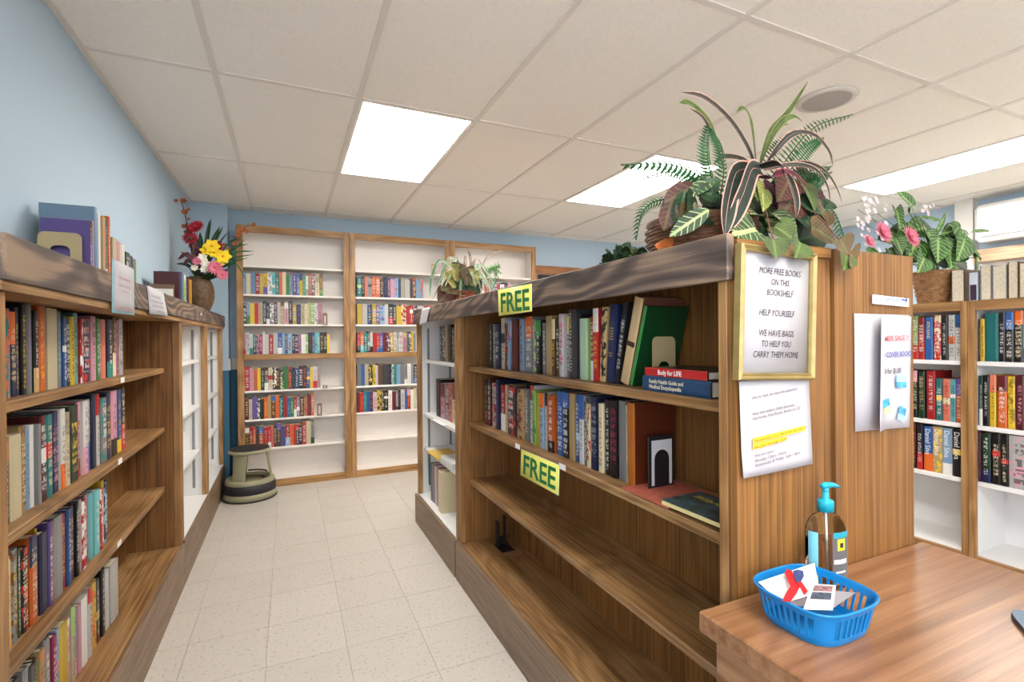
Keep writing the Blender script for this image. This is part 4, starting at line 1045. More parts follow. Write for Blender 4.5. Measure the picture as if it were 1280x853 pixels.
# ================================================================ desk and what stands on it
ZD = .757
dk = thing('desk', (1.09, .2, 0), 'brown laminate desk in front of the notice panels', 'desk')
bx('desktop', .709, 1.461, -.75, .7145, ZD - .040, ZD, deskw('x'), dk, .003)
bx('apron', .740, 1.43, -.73, .700, ZD - .155, ZD - .0405, deskw('y'), dk)
bx('side_panel', .745, .765, -.72, .695, 0, ZD - .156, deskw('z'), dk); bx('side_panel', 1.405, 1.425, -.72, .695, 0, ZD - .156, deskw('z'), dk)
bx('modesty_panel', .7655, 1.4045, .675, .695, .1, ZD - .156, deskw('z'), dk)

# hand sanitizer pump bottle
byy = .676; bxx = on_y(1032, 650, byy).x
bot = thing('pump_bottle', (bxx, byy, ZD), 'clear hand sanitizer bottle with turquoise pump, behind the blue basket', 'bottle')
RA = math.radians(-18)
W_, D_ = .0425, .028
glass = plain('clear_plastic', (240, 246, 248), .03, trans=1.0, ior=1.06)
gel = plain('clear_gel', (224, 206, 196), .06, trans=1.0, ior=1.06)
pr = [(.0, 0), (.90, .0005), (.98, .005), (1, .015), (1, .105), (.97, .120), (.86, .134), (.66, .145), (.40, .151), (.30, .154), (.29, .163)]
MB().lathe(bxx, byy, [(r_ * W_, ZD + .0003 + z_) for r_, z_ in pr], 40, sy=D_ / W_, rot=RA).build('body', glass, bot)
MB().lathe(bxx, byy, [(0, ZD + .003)] + [(r_ * W_, ZD + z_) for r_, z_ in ((.88, .0032), (.955, .008), (.955, .096), (0, .0962))], 40, sy=D_ / W_, rot=RA).build('gel', gel, bot)
TQ = plain('turquoise_plastic', (24, 158, 184), .35)
MB().lathe(bxx, byy, [(0, ZD + .156), (.0155, ZD + .156), (.0158, ZD + .176), (.0145, ZD + .179), (.007, ZD + .181), (.006, ZD + .196), (0, ZD + .197)], 24).build('collar', TQ, bot)
hd = (on_y(1050, 593, byy) - on_y(1025, 593, byy)); hd = Vector((hd.x, 0, 0)).normalized()
b = MB(); b.tube([(bxx, byy, ZD + .190), (bxx, byy, ZD + .206)], [.0055, .0065], 10); b.tube([(bxx - .010, byy, ZD + .2085), (bxx, byy, ZD + .209), (bxx + .020, byy - .004, ZD + .2085), (bxx + .034, byy - .006, ZD + .203)], [.006, .0072, .0052, .0036], 8)
b.build('pump_head', TQ, bot)
MB().tube([(bxx, byy, ZD + .155), (bxx + .004, byy, ZD + .01)], .0022, 6).build('dip_tube', plain('tube_clear', (214, 222, 226), .3), bot)
def wrap_label(name, a0, a1, z0_, z1_, mt, out=.0006, n=10):
    b_ = MB(); vs = []
    for z_ in (z0_, z1_):
        for i in range(n + 1):
            an = math.radians(a0 + (a1 - a0) * i / n); x = (W_ + out) * math.cos(an); y = (D_ + out) * math.sin(an)
            vs.append((bxx + x * math.cos(RA) - y * math.sin(RA), byy + x * math.sin(RA) + y * math.cos(RA), z_))
    b_.add(vs, [(i, i + 1, n + 2 + i, n + 1 + i) for i in range(n)], 0, True); return b_.build(name, mt, bot)
wrap_label('label', -100, -22, ZD + .012, ZD + .118, plain('label_grey', (96, 96, 100), .4))
wrap_label('label', -96, -26, ZD + .108, ZD + .120, plain('label_aqua', (40, 150, 176), .4), .0009)
wrap_label('label', -86, -58, ZD + .082, ZD + .106, plain('label_yellow', (222, 206, 60), .4), .0010)
wrap_label('label', -78, -66, ZD + .088, ZD + .098, plain('label_dark', (40, 40, 44), .4), .0013)
wrap_label('label', -96, -50, ZD + .055, ZD + .064, plain('label_white', (226, 226, 226), .4), .0010)
wrap_label('label', -90, -56, ZD + .036, ZD + .040, plain('label_white', (226, 226, 226), .4), .0010)
wrap_label('back_label', -172, -138, ZD + .012, ZD + .118, plain('label_skyblue', (120, 196, 216), .4))

# blue slotted basket
bc = (on_z(943, 733, ZD + .066) + on_z(1091, 733, ZD + .066)) / 2
bc = Vector((.871, .596, ZD))
bl_ = thing('plastic_basket', (bc.x, bc.y, ZD), 'small blue slotted plastic basket of leaflets on the desk', 'basket')
BR = 0.0
def sq(an, r_, p=3.4):
    c_, s_ = math.cos(an), math.sin(an); k = (abs(c_) ** p + abs(s_) ** p) ** (-1 / p)
    x, y = c_ * k * r_ * .97, s_ * k * r_ * .90
    return bc.x + x * math.cos(BR) - y * math.sin(BR), bc.y + x * math.sin(BR) + y * math.cos(BR)
NS = 120; HB = .063
lev = [(.073, 0.0008), (.077, .010), (.078, .013), (.0865, .050), (.0875, .053), (.0905, .062)]
b = MB(); 
for r_, z_ in lev: b.v += [(*sq(2 * math.pi * i / NS, r_), ZD + z_) for i in range(NS)]
for j in range(len(lev) - 1):
    for i in range(NS):
        if j == 2 and (i % 3 != 0) and not (abs(((i / NS * 360 + 45) % 90) - 45) > 38 and False):
            ang = (i / NS * 360) % 90
            if 38 < ang < 52: pass
            else: continue
        b.f.append((j * NS + i, j * NS + (i + 1) % NS, (j + 1) * NS + (i + 1) % NS, (j + 1) * NS + i)); b.m.append(0)
BLU = plain('blue_plastic', (10, 122, 190), .35)
o = b.build('wall', BLU, bl_); sm = o.modifiers.new('thickness', 'SOLIDIFY'); sm.thickness = .0022; sm.offset = -1
b = MB(); b.v = [(*sq(2 * math.pi * i / NS, .0735), ZD + .001) for i in range(NS)] + [(*sq(2 * math.pi * i / NS, .0735), ZD + .003) for i in range(NS)]
b.f = [tuple(range(NS))[::-1], tuple(range(NS, 2 * NS))]; b.m = [0, 0]; b.build('bottom', BLU, bl_)
b = MB(); rp = [(*sq(2 * math.pi * i / NS, .0915), ZD + .062) for i in range(NS + 1)]; b.tube(rp, .0024, 6); b.build('rim', BLU, bl_)
# leaflets lying inside
def card(name, px4, zs_, mat, lab, cat='leaflet', thick=.0008):
    P_ = [on_z(p[0], p[1], z_) for p, z_ in zip(px4, zs_)]
    b_ = MB(); n_ = (P_[1] - P_[0]).cross(P_[0] - P_[3]).normalized()
    if n_.z < 0: n_ = -n_
    vs = P_ + [p - n_ * thick for p in P_]; b_.add(vs, [(3, 2, 1, 0), (4, 5, 6, 7), (0, 1, 5, 4), (1, 2, 6, 5), (2, 3, 7, 6), (3, 0, 4, 7)])
    o_ = b_.build(name, mat); tag(o_, lab, cat); return o_, P_, n_
zi = ZD + .045
lw, Pp, nn_ = card('receipt', [(948, 728), (1018, 704), (1025, 741), (978, 755)], [ZD + .070, ZD + .072, ZD + .050, ZD + .044], plain('receipt_white', (232, 232, 230), .7), 'white printed slip propped at the back of the blue basket', 'paper')
b = MB(); A2 = lambda u, v: Pp[0].lerp(Pp[1], u).lerp(Pp[3].lerp(Pp[2], u), v) + nn_ * .0006
rr_ = random.Random(5)
for k in range(11):
    v = .12 + k * .07; u = .08
    while u < .5: e2 = u + rr_.uniform(.03, .08); b.add([A2(u, v + .022), A2(e2, v + .022), A2(e2, v), A2(u, v)], [(0, 1, 2, 3)]); u = e2 + .02
b.build('print', plain('print_pale_grey', (176, 176, 180), .7), lw)
card('envelope', [(1006, 736), (1070, 741), (1042, 760), (984, 757)], [ZD + .050, ZD + .052, ZD + .042, ZD + .040], plain('envelope_grey', (150, 148, 152), .6), 'grey envelope lying in the blue basket', 'envelope')
o_, P_, n_ = card('bookmark', [(1015, 730), (1045, 732), (1041, 763), (1004, 762)], [ZD + .057, ZD + .057, ZD + .048, ZD + .048], plain('bookmark_white', (228, 222, 212), .6), 'cream bordered bookmark with two dark pictures in the blue basket', 'bookmark')
b = MB(); A3 = lambda u, v: P_[0].lerp(P_[1], u).lerp(P_[3].lerp(P_[2], u), v) + n_ * .0006
for k, (v0, v1) in enumerate(((.06, .30), (.34, .62))): b.add([A3(.12, v1), A3(.88, v1), A3(.88, v0), A3(.12, v0)], [(0, 1, 2, 3)], k)
b.build('printed_picture', [plain('pic_dim', (150, 110, 116), .5, noise=.5, scale=140), plain('pic_night', (78, 86, 104), .5, noise=.4, scale=140)], o_)
# red ribbon shaped leaflet
rb = thing('ribbon_leaflet', on_z(992, 735, ZD + .057), 'red crossed-ribbon cutout with a starry blue loop in the blue basket', 'leaflet')
zr = [ZD + .060, ZD + .068]
def strip(name, pts_, mat, z_):
    b_ = MB(); V_ = [on_z(p[0], p[1], z_ + (0.012 * (750 - p[1]) / 40)) for p in pts_]; n0 = len(V_)
    b_.v = [tuple(v) for v in V_] + [tuple(v - Vector((0, 0, .0012))) for v in V_]
    b_.f = [tuple(range(n0))[::-1], tuple(range(n0, 2 * n0))] + [(i, (i + 1) % n0, n0 + (i + 1) % n0, n0 + i) for i in range(n0)]; b_.m = [0] * len(b_.f)
    return b_.build(name, mat, rb)
RED = plain('ribbon_red', (206, 34, 40), .5)
strip('ribbon_band', [(984, 711), (990, 714), (996, 728), (1000, 733), (996, 741), (988, 752), (978, 751), (982, 742), (988, 733), (981, 716)], RED, ZD + .066)
strip('ribbon_band', [(996, 727), (1001, 726), (1010, 739), (1005, 744)], RED, ZD + .0675)
strip('ribbon_loop', [(991, 714), (997, 712), (1004, 714), (1005, 720), (1001, 727), (996, 728), (993, 722)], plain('star_blue', (60, 74, 128), .6, noise=.5, scale=300), ZD + .068)
# dark blue thing at the edge of the desk
pd = thing('phone', on_z(1285, 795, ZD + .001), 'dark blue rounded phone at the edge of the desk', 'phone')
p_ = on_z(1280, 795, ZD)
b = MB(); n_ = 28; pts_ = []
cxp, cyp = p_.x + .035, p_.y - .022
for z_ in (ZD + .0006, ZD + .009):
    for i in range(n_):
        an = 2 * math.pi * i / n_; k = (abs(math.cos(an)) ** 5 + abs(math.sin(an)) ** 5) ** (-1 / 5); x, y = .036 * k * math.cos(an), .07 * k * math.sin(an); th = math.radians(-52)
        b.v.append((cxp + x * math.cos(th) - y * math.sin(th), cyp + x * math.sin(th) + y * math.cos(th), z_))
b.f = [tuple(range(n_))[::-1], tuple(range(n_, 2 * n_))] + [(i, (i + 1) % n_, n_ + (i + 1) % n_, n_ + i) for i in range(n_)]; b.m = [0] * len(b.f)
b.build('body', plain('phone_blue', (28, 72, 104), .3), pd)
bx('screen', cxp - .02, cxp + .02, cyp - .02, cyp + .02, ZD + .0091, ZD + .0096, plain('phone_teal', (90, 170, 180), .3), pd)

# ================================================================ step stool
sc = on_z(311, 612, 0); SX, SY = -.302, 4.592
st_ = thing('step_stool', (SX, SY, 0), 'round olive kick step stool with black rubber band, on the floor by the tall bookcase', 'stool')
OLV = plain('olive_plastic', (150, 146, 116), .42); RUB = plain('black_rubber', (38, 38, 42), .55)
k = 1.0
R0 = .201 * k
MB().lathe(SX, SY, [(R0 * .97, .002), (R0 * 1.0, .006), (R0 * 1.0, .014), (R0 * .96, .015)], 48).build('floor_ring', RUB, st_)
MB().lathe(SX, SY, [(R0 * .95, .012), (R0 * .98, .016), (R0 * .955, .060), (R0 * .93, .062)], 48).build('base', OLV, st_)
MB().lathe(SX, SY, [(R0 * .93, .058), (R0 * .965, .062), (R0 * .94, .128), (R0 * .91, .131)], 48).build('bumper_band', RUB, st_)
MB().lathe(SX, SY, [(R0 * .90, .126), (R0 * .915, .132), (R0 * .90, .156), (R0 * .86, .166), (R0 * .76, .168), (R0 * .72, .160), (R0 * .70, .135), (0, .134)], 48).build('lower_step', OLV, st_)
MB().lathe(SX, SY, [(R0 * .60, .150), (R0 * .44, .151), (R0 * .44, .149)], 40).build('step_mat', plain('mat_brown', (84, 78, 66), .7), st_)
for j, a0 in enumerate((-118, 2, 122)):
    b = MB(); vs = []
    for z_, r_, ha in ((.155, .165, 19), (.24, .155, 20), (.33, .146, 23), (.372, .142, 25)):
        for q_, rr_ in ((0, r_), (1, r_ - .012)):
            for i in range(7):
                an = math.radians(a0 - ha + 2 * ha * i / 6); vs.append((SX + rr_ * math.cos(an), SY + rr_ * math.sin(an), z_))
    fs = []
    for l_ in range(3):
        o0, o1 = l_ * 14, (l_ + 1) * 14
        for i in range(6): fs += [(o0 + i, o0 + i + 1, o1 + i + 1, o1 + i), (o0 + 8 + i, o0 + 7 + i, o1 + 7 + i, o1 + 8 + i)]
        fs += [(o0 + 7, o0, o1, o1 + 7), (o0 + 6, o0 + 13, o1 + 13, o1 + 6)]
    b.add(vs, fs, 0, False); b.build('leg', OLV, st_)
MB().lathe(SX, SY, [(0, .372), (.148, .372), (.156, .378), (.157, .392), (.150, .398), (.146, .399)], 44).build('seat_rim', OLV, st_)
MB().lathe(SX, SY, [(.1465, .397), (.146, .404), (.138, .408), (0, .409)], 44).build('rubber_mat', plain('mat_black', (48, 44, 42), .6), st_)
MB().tube([(SX + .13 * math.cos(a_), SY + .13 * math.sin(a_), .19 + .0) for a_ in [math.radians(20 + 10 * i) for i in range(9)]], .008, 6).build('brace', plain('dark_olive', (86, 78, 58), .6), st_)

# ================================================================ air conditioner on the far right wall
y1_, y0_ = on_x(1216, 290, XR - .2).y, .2
zt_, zb_ = on_x(1250, 251, XR - .2).z, on_x(1250, 299, XR - .2).z
ac = thing('air_conditioner', (XR - .1, (y0_ + y1_) / 2, zb_), 'white wall-mounted air conditioner on the far wall above a wooden ledge', 'air conditioner')
ACW = plain('appliance_white', (234, 234, 232), .35)
bx('casing', XR - .20, XR - .001, y0_, y1_, zb_, zt_, ACW, ac, .03)
bx('front_panel', XR - .207, XR - .2005, y0_ + .03, y1_ - .03, zb_ + .07, zt_ - .05, ACW, ac, .003)
bx('louver', XR - .206, XR - .2005, y0_ + .06, y1_ - .06, zb_ + .035, zb_ + .042, plain('louver_grey', (150, 150, 150), .5), ac)
ld = tag(bx('wall_ledge', XR - .16, XR - .0125, y0_ - .5, y1_ + .02, zb_ - .16, zb_ - .06, wood('ledge', (150, 120, 92), (182, 152, 122), (204, 178, 148), 'y')), 'light wooden ledge below the wall air conditioner', 'ledge')
# ================================================================ plants
def leafmat(name, base, vein=None, edge=None, rough=.55, vs=3.0):
    """leaf shader: uv x across (-1..1 mapped 0..1), uv y along; midrib and side veins are part of the leaf's own colouring"""
    if name in MATS: return MATS[name]
    base = tuple(x * .8 for x in base); m, nt, b = new_mat(name); N, L = nt.nodes, nt.links
    uv = N.new('ShaderNodeUVMap'); uv.uv_map = 'UVMap'; s = N.new('ShaderNodeSeparateXYZ'); L.new(uv.outputs[0], s.inputs[0])
    def mth(op, *a):
        n = N.new('ShaderNodeMath'); n.operation = op
        for i, x in enumerate(a):
            if isinstance(x, (int, float)): n.inputs[i].default_value = x
            else: L.new(x, n.inputs[i])
        return n.outputs[0]
    ax = mth('ABSOLUTE', mth('SUBTRACT', s.outputs[0], .5))
    tc = N.new('ShaderNodeTexCoord'); nz = N.new('ShaderNodeTexNoise'); nz.inputs['Scale'].default_value = 28; L.new(tc.outputs['Object'], nz.inputs['Vector'])
    r = N.new('ShaderNodeValToRGB'); r.color_ramp.elements[0].position = .35; r.color_ramp.elements[1].position = .68
    r.color_ramp.elements[0].color = rgba(darker(base, .72)); r.color_ramp.elements[1].color = rgba(tuple(min(255, x * 1.15) for x in base)); L.new(nz.outputs['Fac'], r.inputs['Fac'])
    col = r.outputs['Color']
    def mix(f, c):
        n = N.new('ShaderNodeMix'); n.data_type = 'RGBA'; L.new(f, n.inputs[0]); L.new(col, n.inputs[6]); n.inputs[7].default_value = rgba(c); return n.outputs[2]
    if vein:
        side = mth('LESS_THAN', mth('FRACT', mth('MULTIPLY', mth('SUBTRACT', s.outputs[1], mth('MULTIPLY', ax, .7)), vs * 2)), .16)
        mid = mth('LESS_THAN', ax, .045)
        f = mth('MAXIMUM', mth('MULTIPLY', side, mth('LESS_THAN', ax, .40)), mid)
        col = mix(mth('MULTIPLY', f, .75), vein)
    if edge:
        e = mth('MAXIMUM', mth('GREATER_THAN', ax, .41), mth('LESS_THAN', ax, .012))
        col = mix(e, edge)
    L.new(col, b.inputs['Base Color']); b.inputs['Roughness'].default_value = rough
    MATS[name] = m; return m

def curve(pts, n):
    """Catmull-Rom through points"""
    P = [Vector(p) for p in pts]; P = [P[0] * 2 - P[1]] + P + [P[-1] * 2 - P[-2]]; out = []
    segs = len(P) - 3
    for k in range(n + 1):
        t = k / n * segs; i = min(int(t), segs - 1); f = t - i
        a, b, c, d = P[i:i + 4]
        out.append(.5 * ((2 * b) + (c - a) * f + (2 * a - 5 * b + 4 * c - d) * f * f + (3 * b - a - 3 * c + d) * f ** 3))
    return out
def strap(name, pts, wid, mat, parent, n=14, fold=.25, face=None, tip=.04, basew=.45):
    """long leaf along a curve; face = direction its upper side looks"""
    C = curve(pts, n); face = Vector(face) if face is not None else Vector((0, -1, .4)); mb = MB(); uvs_ = []
    vs = []
    for i, p in enumerate(C):
        t = i / n; d = (C[min(i + 1, n)] - C[max(i - 1, 0)]).normalized(); sd = d.cross(face)
        if sd.length < .05: sd = d.cross(Vector((1, 0, .2)))
        sd.normalize(); nn = sd.cross(d).normalized()
        w_ = wid * (basew + (1 - basew) * min(1, t / .35)) * (1 if t < .6 else max(tip, math.cos((t - .6) / .4 * math.pi / 2) ** .8))
        for k in (-1, -.5, 0, .5, 1): vs.append(p + sd * (k * w_ / 2) + nn * (abs(k) * w_ * fold * .5))
    fs = []
    for i in range(n):
        for k in range(4):
            fs.append((i * 5 + k, i * 5 + k + 1, i * 5 + k + 6, i * 5 + k + 5))
            uvs_ += [(k / 4, i / n), ((k + 1) / 4, i / n), ((k + 1) / 4, (i + 1) / n), (k / 4, (i + 1) / n)]
    mb.add(vs, fs, 0, True)
    return mb.build(name, mat, parent, uvs_)
HEART = [(0, .0), (.18, -.10), (.36, -.10), (.50, .04), (.52, .22), (.44, .45), (.28, .70), (.12, .88), (0, 1.0)]
ARROW = [(0, .05), (.16, -.16), (.30, -.26), (.36, -.12), (.36, .12), (.32, .38), (.22, .66), (.10, .88), (0, 1.0)]
OVAL = [(0, 0), (.12, .04), (.24, .18), (.31, .38), (.30, .58), (.22, .78), (.10, .93), (.04, .98), (0, 1.0)]
def leaf(name, base, tip, wid, mat, parent, face=(0, -1, .35), shape=HEART, fold=.22, droop=.12):
    """flat leaf with a midrib fold and rounded outline"""
    base, tip = Vector(base), Vector(tip); d = tip - base; Ln = d.length; d.normalize(); fc = Vector(face); sd = d.cross(fc)
    if sd.length < .05: sd = d.cross(Vector((1, .2, 0)))
    sd.normalize(); nn = sd.cross(d).normalized(); mb = MB(); vs, uvs_, fs = [], [], []; n = len(shape)
    ux = []
    for s_ in (-1, 1):
        for k in (0, .5, 1):
            for (x, y) in shape:
                yy_ = y if k else max(0, min(1, y)); xx = x * k * wid / .52
                vs.append(base + d * (Ln * (y * k + max(y, 0) * (1 - k))) + sd * (s_ * xx) + nn * (abs(xx) * fold - droop * Ln * y * y + (.04 * Ln if k == .5 else 0) * math.sin(y * 9))); ux.append((.5 + s_ * x * k * .9, y))
    for q in (0, 1):
        o = q * 3 * n
        for k in (0, 1):
            for i in range(n - 1):
                a, b_, c_, e = o + k * n + i, o + k * n + i + 1, o + (k + 1) * n + i + 1, o + (k + 1) * n + i
                f_ = (a, b_, c_, e) if q else (e, c_, b_, a)
                fs.append(f_); uvs_ += [ux[j] for j in f_]
    mb.add(vs, fs, 0, True)
    return mb.build(name, mat, parent, uvs_)
def frond(pts, plen, mat, parent, n=22, face=(0, -1, .3), name='fern_frond', w=.0072, thin=.16):
    C = curve(pts, n); mb = MB(); fc = Vector(face); uvs_ = None
    mb.tube(C[::2] + [C[-1]] if n % 2 else C[::2], .0018, 4)
    for i in range(2, n):
        t = i / n; d = (C[min(i + 1, n)] - C[i - 1]).normalized(); sd = d.cross(fc).normalized(); nn = sd.cross(d)
        L_ = plen * math.sin(math.pi * min(1, .18 + t * .82)) ** .7 * (1 - .25 * t)
        for s_ in (-1, 1):
            dr = (sd * s_ + d * .45).normalized(); p = C[i]; wv = d * (w / 2)
            m_ = p + dr * L_ * .5 - nn * .004 ; e = p + dr * L_ - nn * .014 + d * .006
            a_ = p + nn * .001
            mb.add([a_ - wv * .5, a_ + wv * .5, m_ + wv, e, m_ - wv, m_ + nn * .0015], [(0, 1, 5), (1, 2, 5), (2, 3, 5), (3, 4, 5), (4, 0, 5)])
    return mb.build(name, mat, parent)
def wicker(cx_, cy_, z0_, prof, mat, parent, n=48, amp=.003, rows=None, name='basket'):
    """woven basket: rows of strands passing alternately in and out of the stakes"""
    mb = MB(); H_ = prof[-1][1]; rows = rows or max(6, int(H_ / .009)); P_ = []
    def rad(z_):
        for (r0, a), (r1, b_) in zip(prof, prof[1:]):
            if a <= z_ <= b_: return r0 + (r1 - r0) * (z_ - a) / (b_ - a)
        return prof[-1][0]
    pr_ = []
    for k in range(rows * 3 + 1):
        z_ = H_ * k / (rows * 3); pr_.append((rad(z_) + (amp if k % 3 == 1 else (amp * .9 if k % 3 == 2 else -amp)), z0_ + z_))
    pr_ = [(0.001, z0_ + .0005)] + pr_
    mb.lathe(cx_, cy_, pr_, n, wob=lambda i, j: (amp * .9 * math.cos(math.pi * (i / 2 + ((j - 1) // 3))) if j > 0 else 0))
    mb.lathe(cx_, cy_, [(prof[-1][0] + amp, z0_ + H_ - .004), (prof[-1][0] + amp * 2.2, z0_ + H_ + .003), (prof[-1][0] - .004, z0_ + H_ + .006), (prof[-1][0] - .01, z0_ + H_ - .02), (0.001, z0_ + H_ - .02)], n)
    return mb.build(name, mat, parent)
WK = plain('wicker_brown', (112, 74, 44), .55, noise=.35, scale=60, bump=.3); WKT = plain('wicker_tan', (150, 108, 66), .6, noise=.25, scale=60, bump=.3)
WKV = plain('wicker_vase', (96, 70, 44), .5, noise=.3, scale=40, bump=.3)
DRA = leafmat('dracaena_leaf', (22, 48, 38), edge=(206, 150, 136)); DRG = leafmat('dracaena_light', (84, 112, 46), edge=(150, 140, 80))
FRN = plain('fern_green', (30, 80, 36), .5, noise=.25, scale=15); FRL = plain('fern_light', (112, 158, 96), .5, noise=.2, scale=15)
CAL = leafmat('caladium_leaf', (62, 96, 56), vein=(188, 196, 140), vs=3); POT = leafmat('pothos_leaf', (76, 98, 40), vein=(104, 122, 60), vs=4)
RDL = leafmat('red_leaf', (92, 36, 32), vein=(96, 84, 50), vs=3); BRZ = leafmat('bronze_leaf', (104, 74, 36), vein=(96, 104, 60), vs=4)
GRD = leafmat('dark_green_leaf', (30, 62, 32), vein=(58, 92, 52), vs=4); STM = plain('stem_green', (88, 108, 56), .5); STR = plain('stem_red', (118, 66, 60), .5)

# ---- the big mixed plant on the near end of the FREE bookcase
BX, BY, BZ = 1.025, .985, 1.4785
bp_ = thing('potted_plant', (BX, BY, BZ), 'large mixed plant with striped leaves and ferns in a wicker basket above the framed notice', 'plant')
wicker(BX - .03, BY, BZ, [(.115, 0), (.136, .05), (.138, .085), (.130, .102)], WK, bp_, amp=.004, rows=11)
Y0 = .93
def P3(u, v, dy=0.0): return on_y(u, v, Y0 + dy)
def S(pts, w_, m_=None, **k):
    return strap('strap_leaf', [P3(*p) for p in pts], w_, m_ or DRA, bp_, **k)
ctr = (946, 218, .03)
S([ctr, (935, 186, .02), (912, 150, 0), (880, 122, -.02), (850, 115, -.03)], .020, face=(-.2, -1, .3))
S([(905, 215, .06), (896, 185, .05), (880, 150, .05), (862, 135, .05)], .020, face=(0, -1, .5))
S([(900, 190, .09), (885, 152, .08), (862, 130, .08), (849, 129, .08)], .024, DRG)
S([ctr, (941, 170, 0), (936, 145, -.01), (928, 135, -.02), (920, 141, -.03)], .016, DRG)
S([ctr, (962, 166, .03), (985, 140, .03), (1010, 102, .02)], .015, DRG, tip=.1)
S([ctr, (962, 175, -.02), (978, 152, -.03), (992, 146, -.04), (1003, 152, -.05)], .018, DRG)
S([ctr, (968, 190, -.03), (990, 168, -.05), (1015, 168, -.08), (1035, 188, -.10), (1041, 208, -.11)], .020)
S([(940, 212, -.03), (922, 214, -.07), (913, 240, -.12), (908, 270, -.15), (906, 297, -.16)], .046, face=(-.1, -1, .1), basew=.9)
S([(950, 212, -.03), (940, 212, -.08), (930, 240, -.12), (918, 268, -.14), (907, 292, -.15)], .046, face=(0, -1, .1), basew=.9)
S([(950, 210, -.03), (972, 206, -.08), (985, 222, -.12), (994, 250, -.14), (995, 272, -.15)], .034, face=(.1, -1, .1), basew=.8)
S([(955, 212, -.02), (990, 206, -.06), (1018, 212, -.09), (1033, 232, -.10), (1038, 258, -.10)], .020, face=(.2, -1, .3))
S([(960, 212, .0), (1000, 204, -.03), (1028, 212, -.05), (1045, 235, -.06), (1053, 256, -.06)], .018, face=(.2, -1, .3))
S([(948, 216, .06), (930, 200, .08), (905, 196, .08), (892, 205, .06)], .018)
S([(948, 210, .08), (958, 180, .12), (975, 158, .12), (985, 155, .12)], .016, DRG)
S([(948, 222, -.02), (960, 222, -.08), (985, 215, -.12), (1012, 235, -.14)], .020, leafmat('burgundy_leaf', (84, 26, 44), edge=(170, 70, 90)))
def Fq(pts, pl, m_=FRN, **k): return frond([P3(*p) for p in pts], pl, m_, bp_, **k)
Fq([(905, 262, .02), (882, 226, .02), (840, 206, .02), (776, 206, .03)], .038, n=24, w=.014)
Fq([(905, 262, -.02), (890, 225, -.03), (884, 190, -.04), (886, 155, -.04)], .036, n=26)
Fq([(900, 250, .0), (905, 210, 0), (900, 180, 0), (888, 160, 0)], .030, n=22)
Fq([(960, 235, .05), (990, 190, .06), (1020, 158, .06), (1066, 143, .05)], .036, n=28)
Fq([(965, 235, .02), (995, 205, .02), (1012, 185, .02), (1030, 172, .0)], .040, n=26)
Fq([(970, 240, 0), (1010, 215, -.02), (1040, 208, -.03)], .034, n=22)
Fq([(1000, 260, -.02), (1020, 232, -.03), (1040, 215, -.04)], .03, n=20)
Fq([(880, 272, .03), (835, 250, .04), (805, 262, .03), (795, 300, .02)], .022, n=24)
Fq([(1030, 250, -.03), (1045, 270, -.04), (1056, 300, -.05), (1062, 318, -.05)], .030, n=20)
Fq([(930, 240, .1), (960, 200, .12), (975, 180, .12), (992, 165, .12)], .032, n=20)
Fq([(880, 250, .08), (860, 225, .1), (835, 215, .1), (800, 225, .1)], .030, n=20)
def LF(b_, t_, w_, m_, shape=HEART, face=(0, -1, .35), **k):
    return leaf('leaf', P3(*b_), P3(*t_), w_, m_, bp_, face=face, shape=shape, **k)
LF((945, 287, -.14), (916, 293, -.16), .064, CAL, face=(0, -1, .55), droop=.02, fold=.1)
LF((966, 268, -.10), (1000, 292, -.15), .058, CAL, face=(.2, -1, .6))
LF((950, 270, -.08), (927, 262, -.10), .05, CAL, face=(0, -.6, 1))
LF((968, 284, -.14), (998, 300, -.18), .050, POT)
LF((966, 300, -.235), (972, 323, -.245), .040, POT, face=(0, -1, .1))
LF((1000, 303, -.235), (996, 322, -.245), .036, POT, face=(0, -1, .1))
LF((952, 236, -.06), (958, 262, -.10), .030, leafmat('lime_leaf', (140, 150, 66), vein=(166, 176, 96)), face=(0, -1, .1))
LF((940, 228, -.06), (950, 250, -.08), .03, leafmat('lime_leaf', (140, 150, 66)))
LF((1015, 285, -.12), (1050, 302, -.14), .040, BRZ); LF((1050, 300, -.235), (1062, 318, -.245), .038, BRZ, face=(0, -1, .1))
LF((1058, 320, -.24), (1056, 338, -.245), .030, POT, face=(0, -1, .1)); LF((1063, 318, -.24), (1072, 330, -.24), .036, BRZ, face=(0, -1, .1))
LF((1005, 275, -.08), (1028, 296, -.12), .046, GRD); LF((1000, 262, -.06), (1030, 272, -.08), .044, GRD); LF((1030, 262, -.05), (1018, 285, -.08), .040, BRZ)
LF((1005, 232, -.05), (1022, 262, -.08), .044, POT, face=(.2, -1, .1)); LF((985, 226, -.05), (975, 250, -.07), .044, RDL, face=(-.3, -1, .1)); LF((990, 250, -.05), (978, 272, -.08), .05, RDL)
LF((965, 230, -.02), (975, 262, -.04), .05, leafmat('burgundy_leaf', (84, 26, 44)), face=(0, -1, 0)); LF((1010, 215, 0), (1000, 240, -.03), .04, RDL)
LF((872, 246, -.03), (900, 222, -.06), .040, GRD, OVAL, face=(-.1, -1, .7)); LF((890, 226, -.04), (862, 242, -.05), .036, CAL, OVAL, face=(-.1, -.7, 1)); LF((900, 248, -.06), (870, 235, -.05), .05, GRD, OVAL)
LF((870, 232, 0), (832, 252, 0), .05, RDL, OVAL, face=(-.3, -1, .6)); LF((840, 250, -.03), (830, 288, -.02), .036, RDL, OVAL, face=(-.6, -1, 0)); LF((855, 238, -.04), (848, 285, -.04), .040, GRD, OVAL, face=(-.2, -1, 0))
LF((886, 262, -.09), (838, 294, -.05), .036, CAL, OVAL, face=(-.2, -1, .3)); LF((868, 252, -.05), (852, 275, -.04), .04, BRZ, OVAL); LF((905, 268, -.04), (915, 240, -.04), .04, GRD)
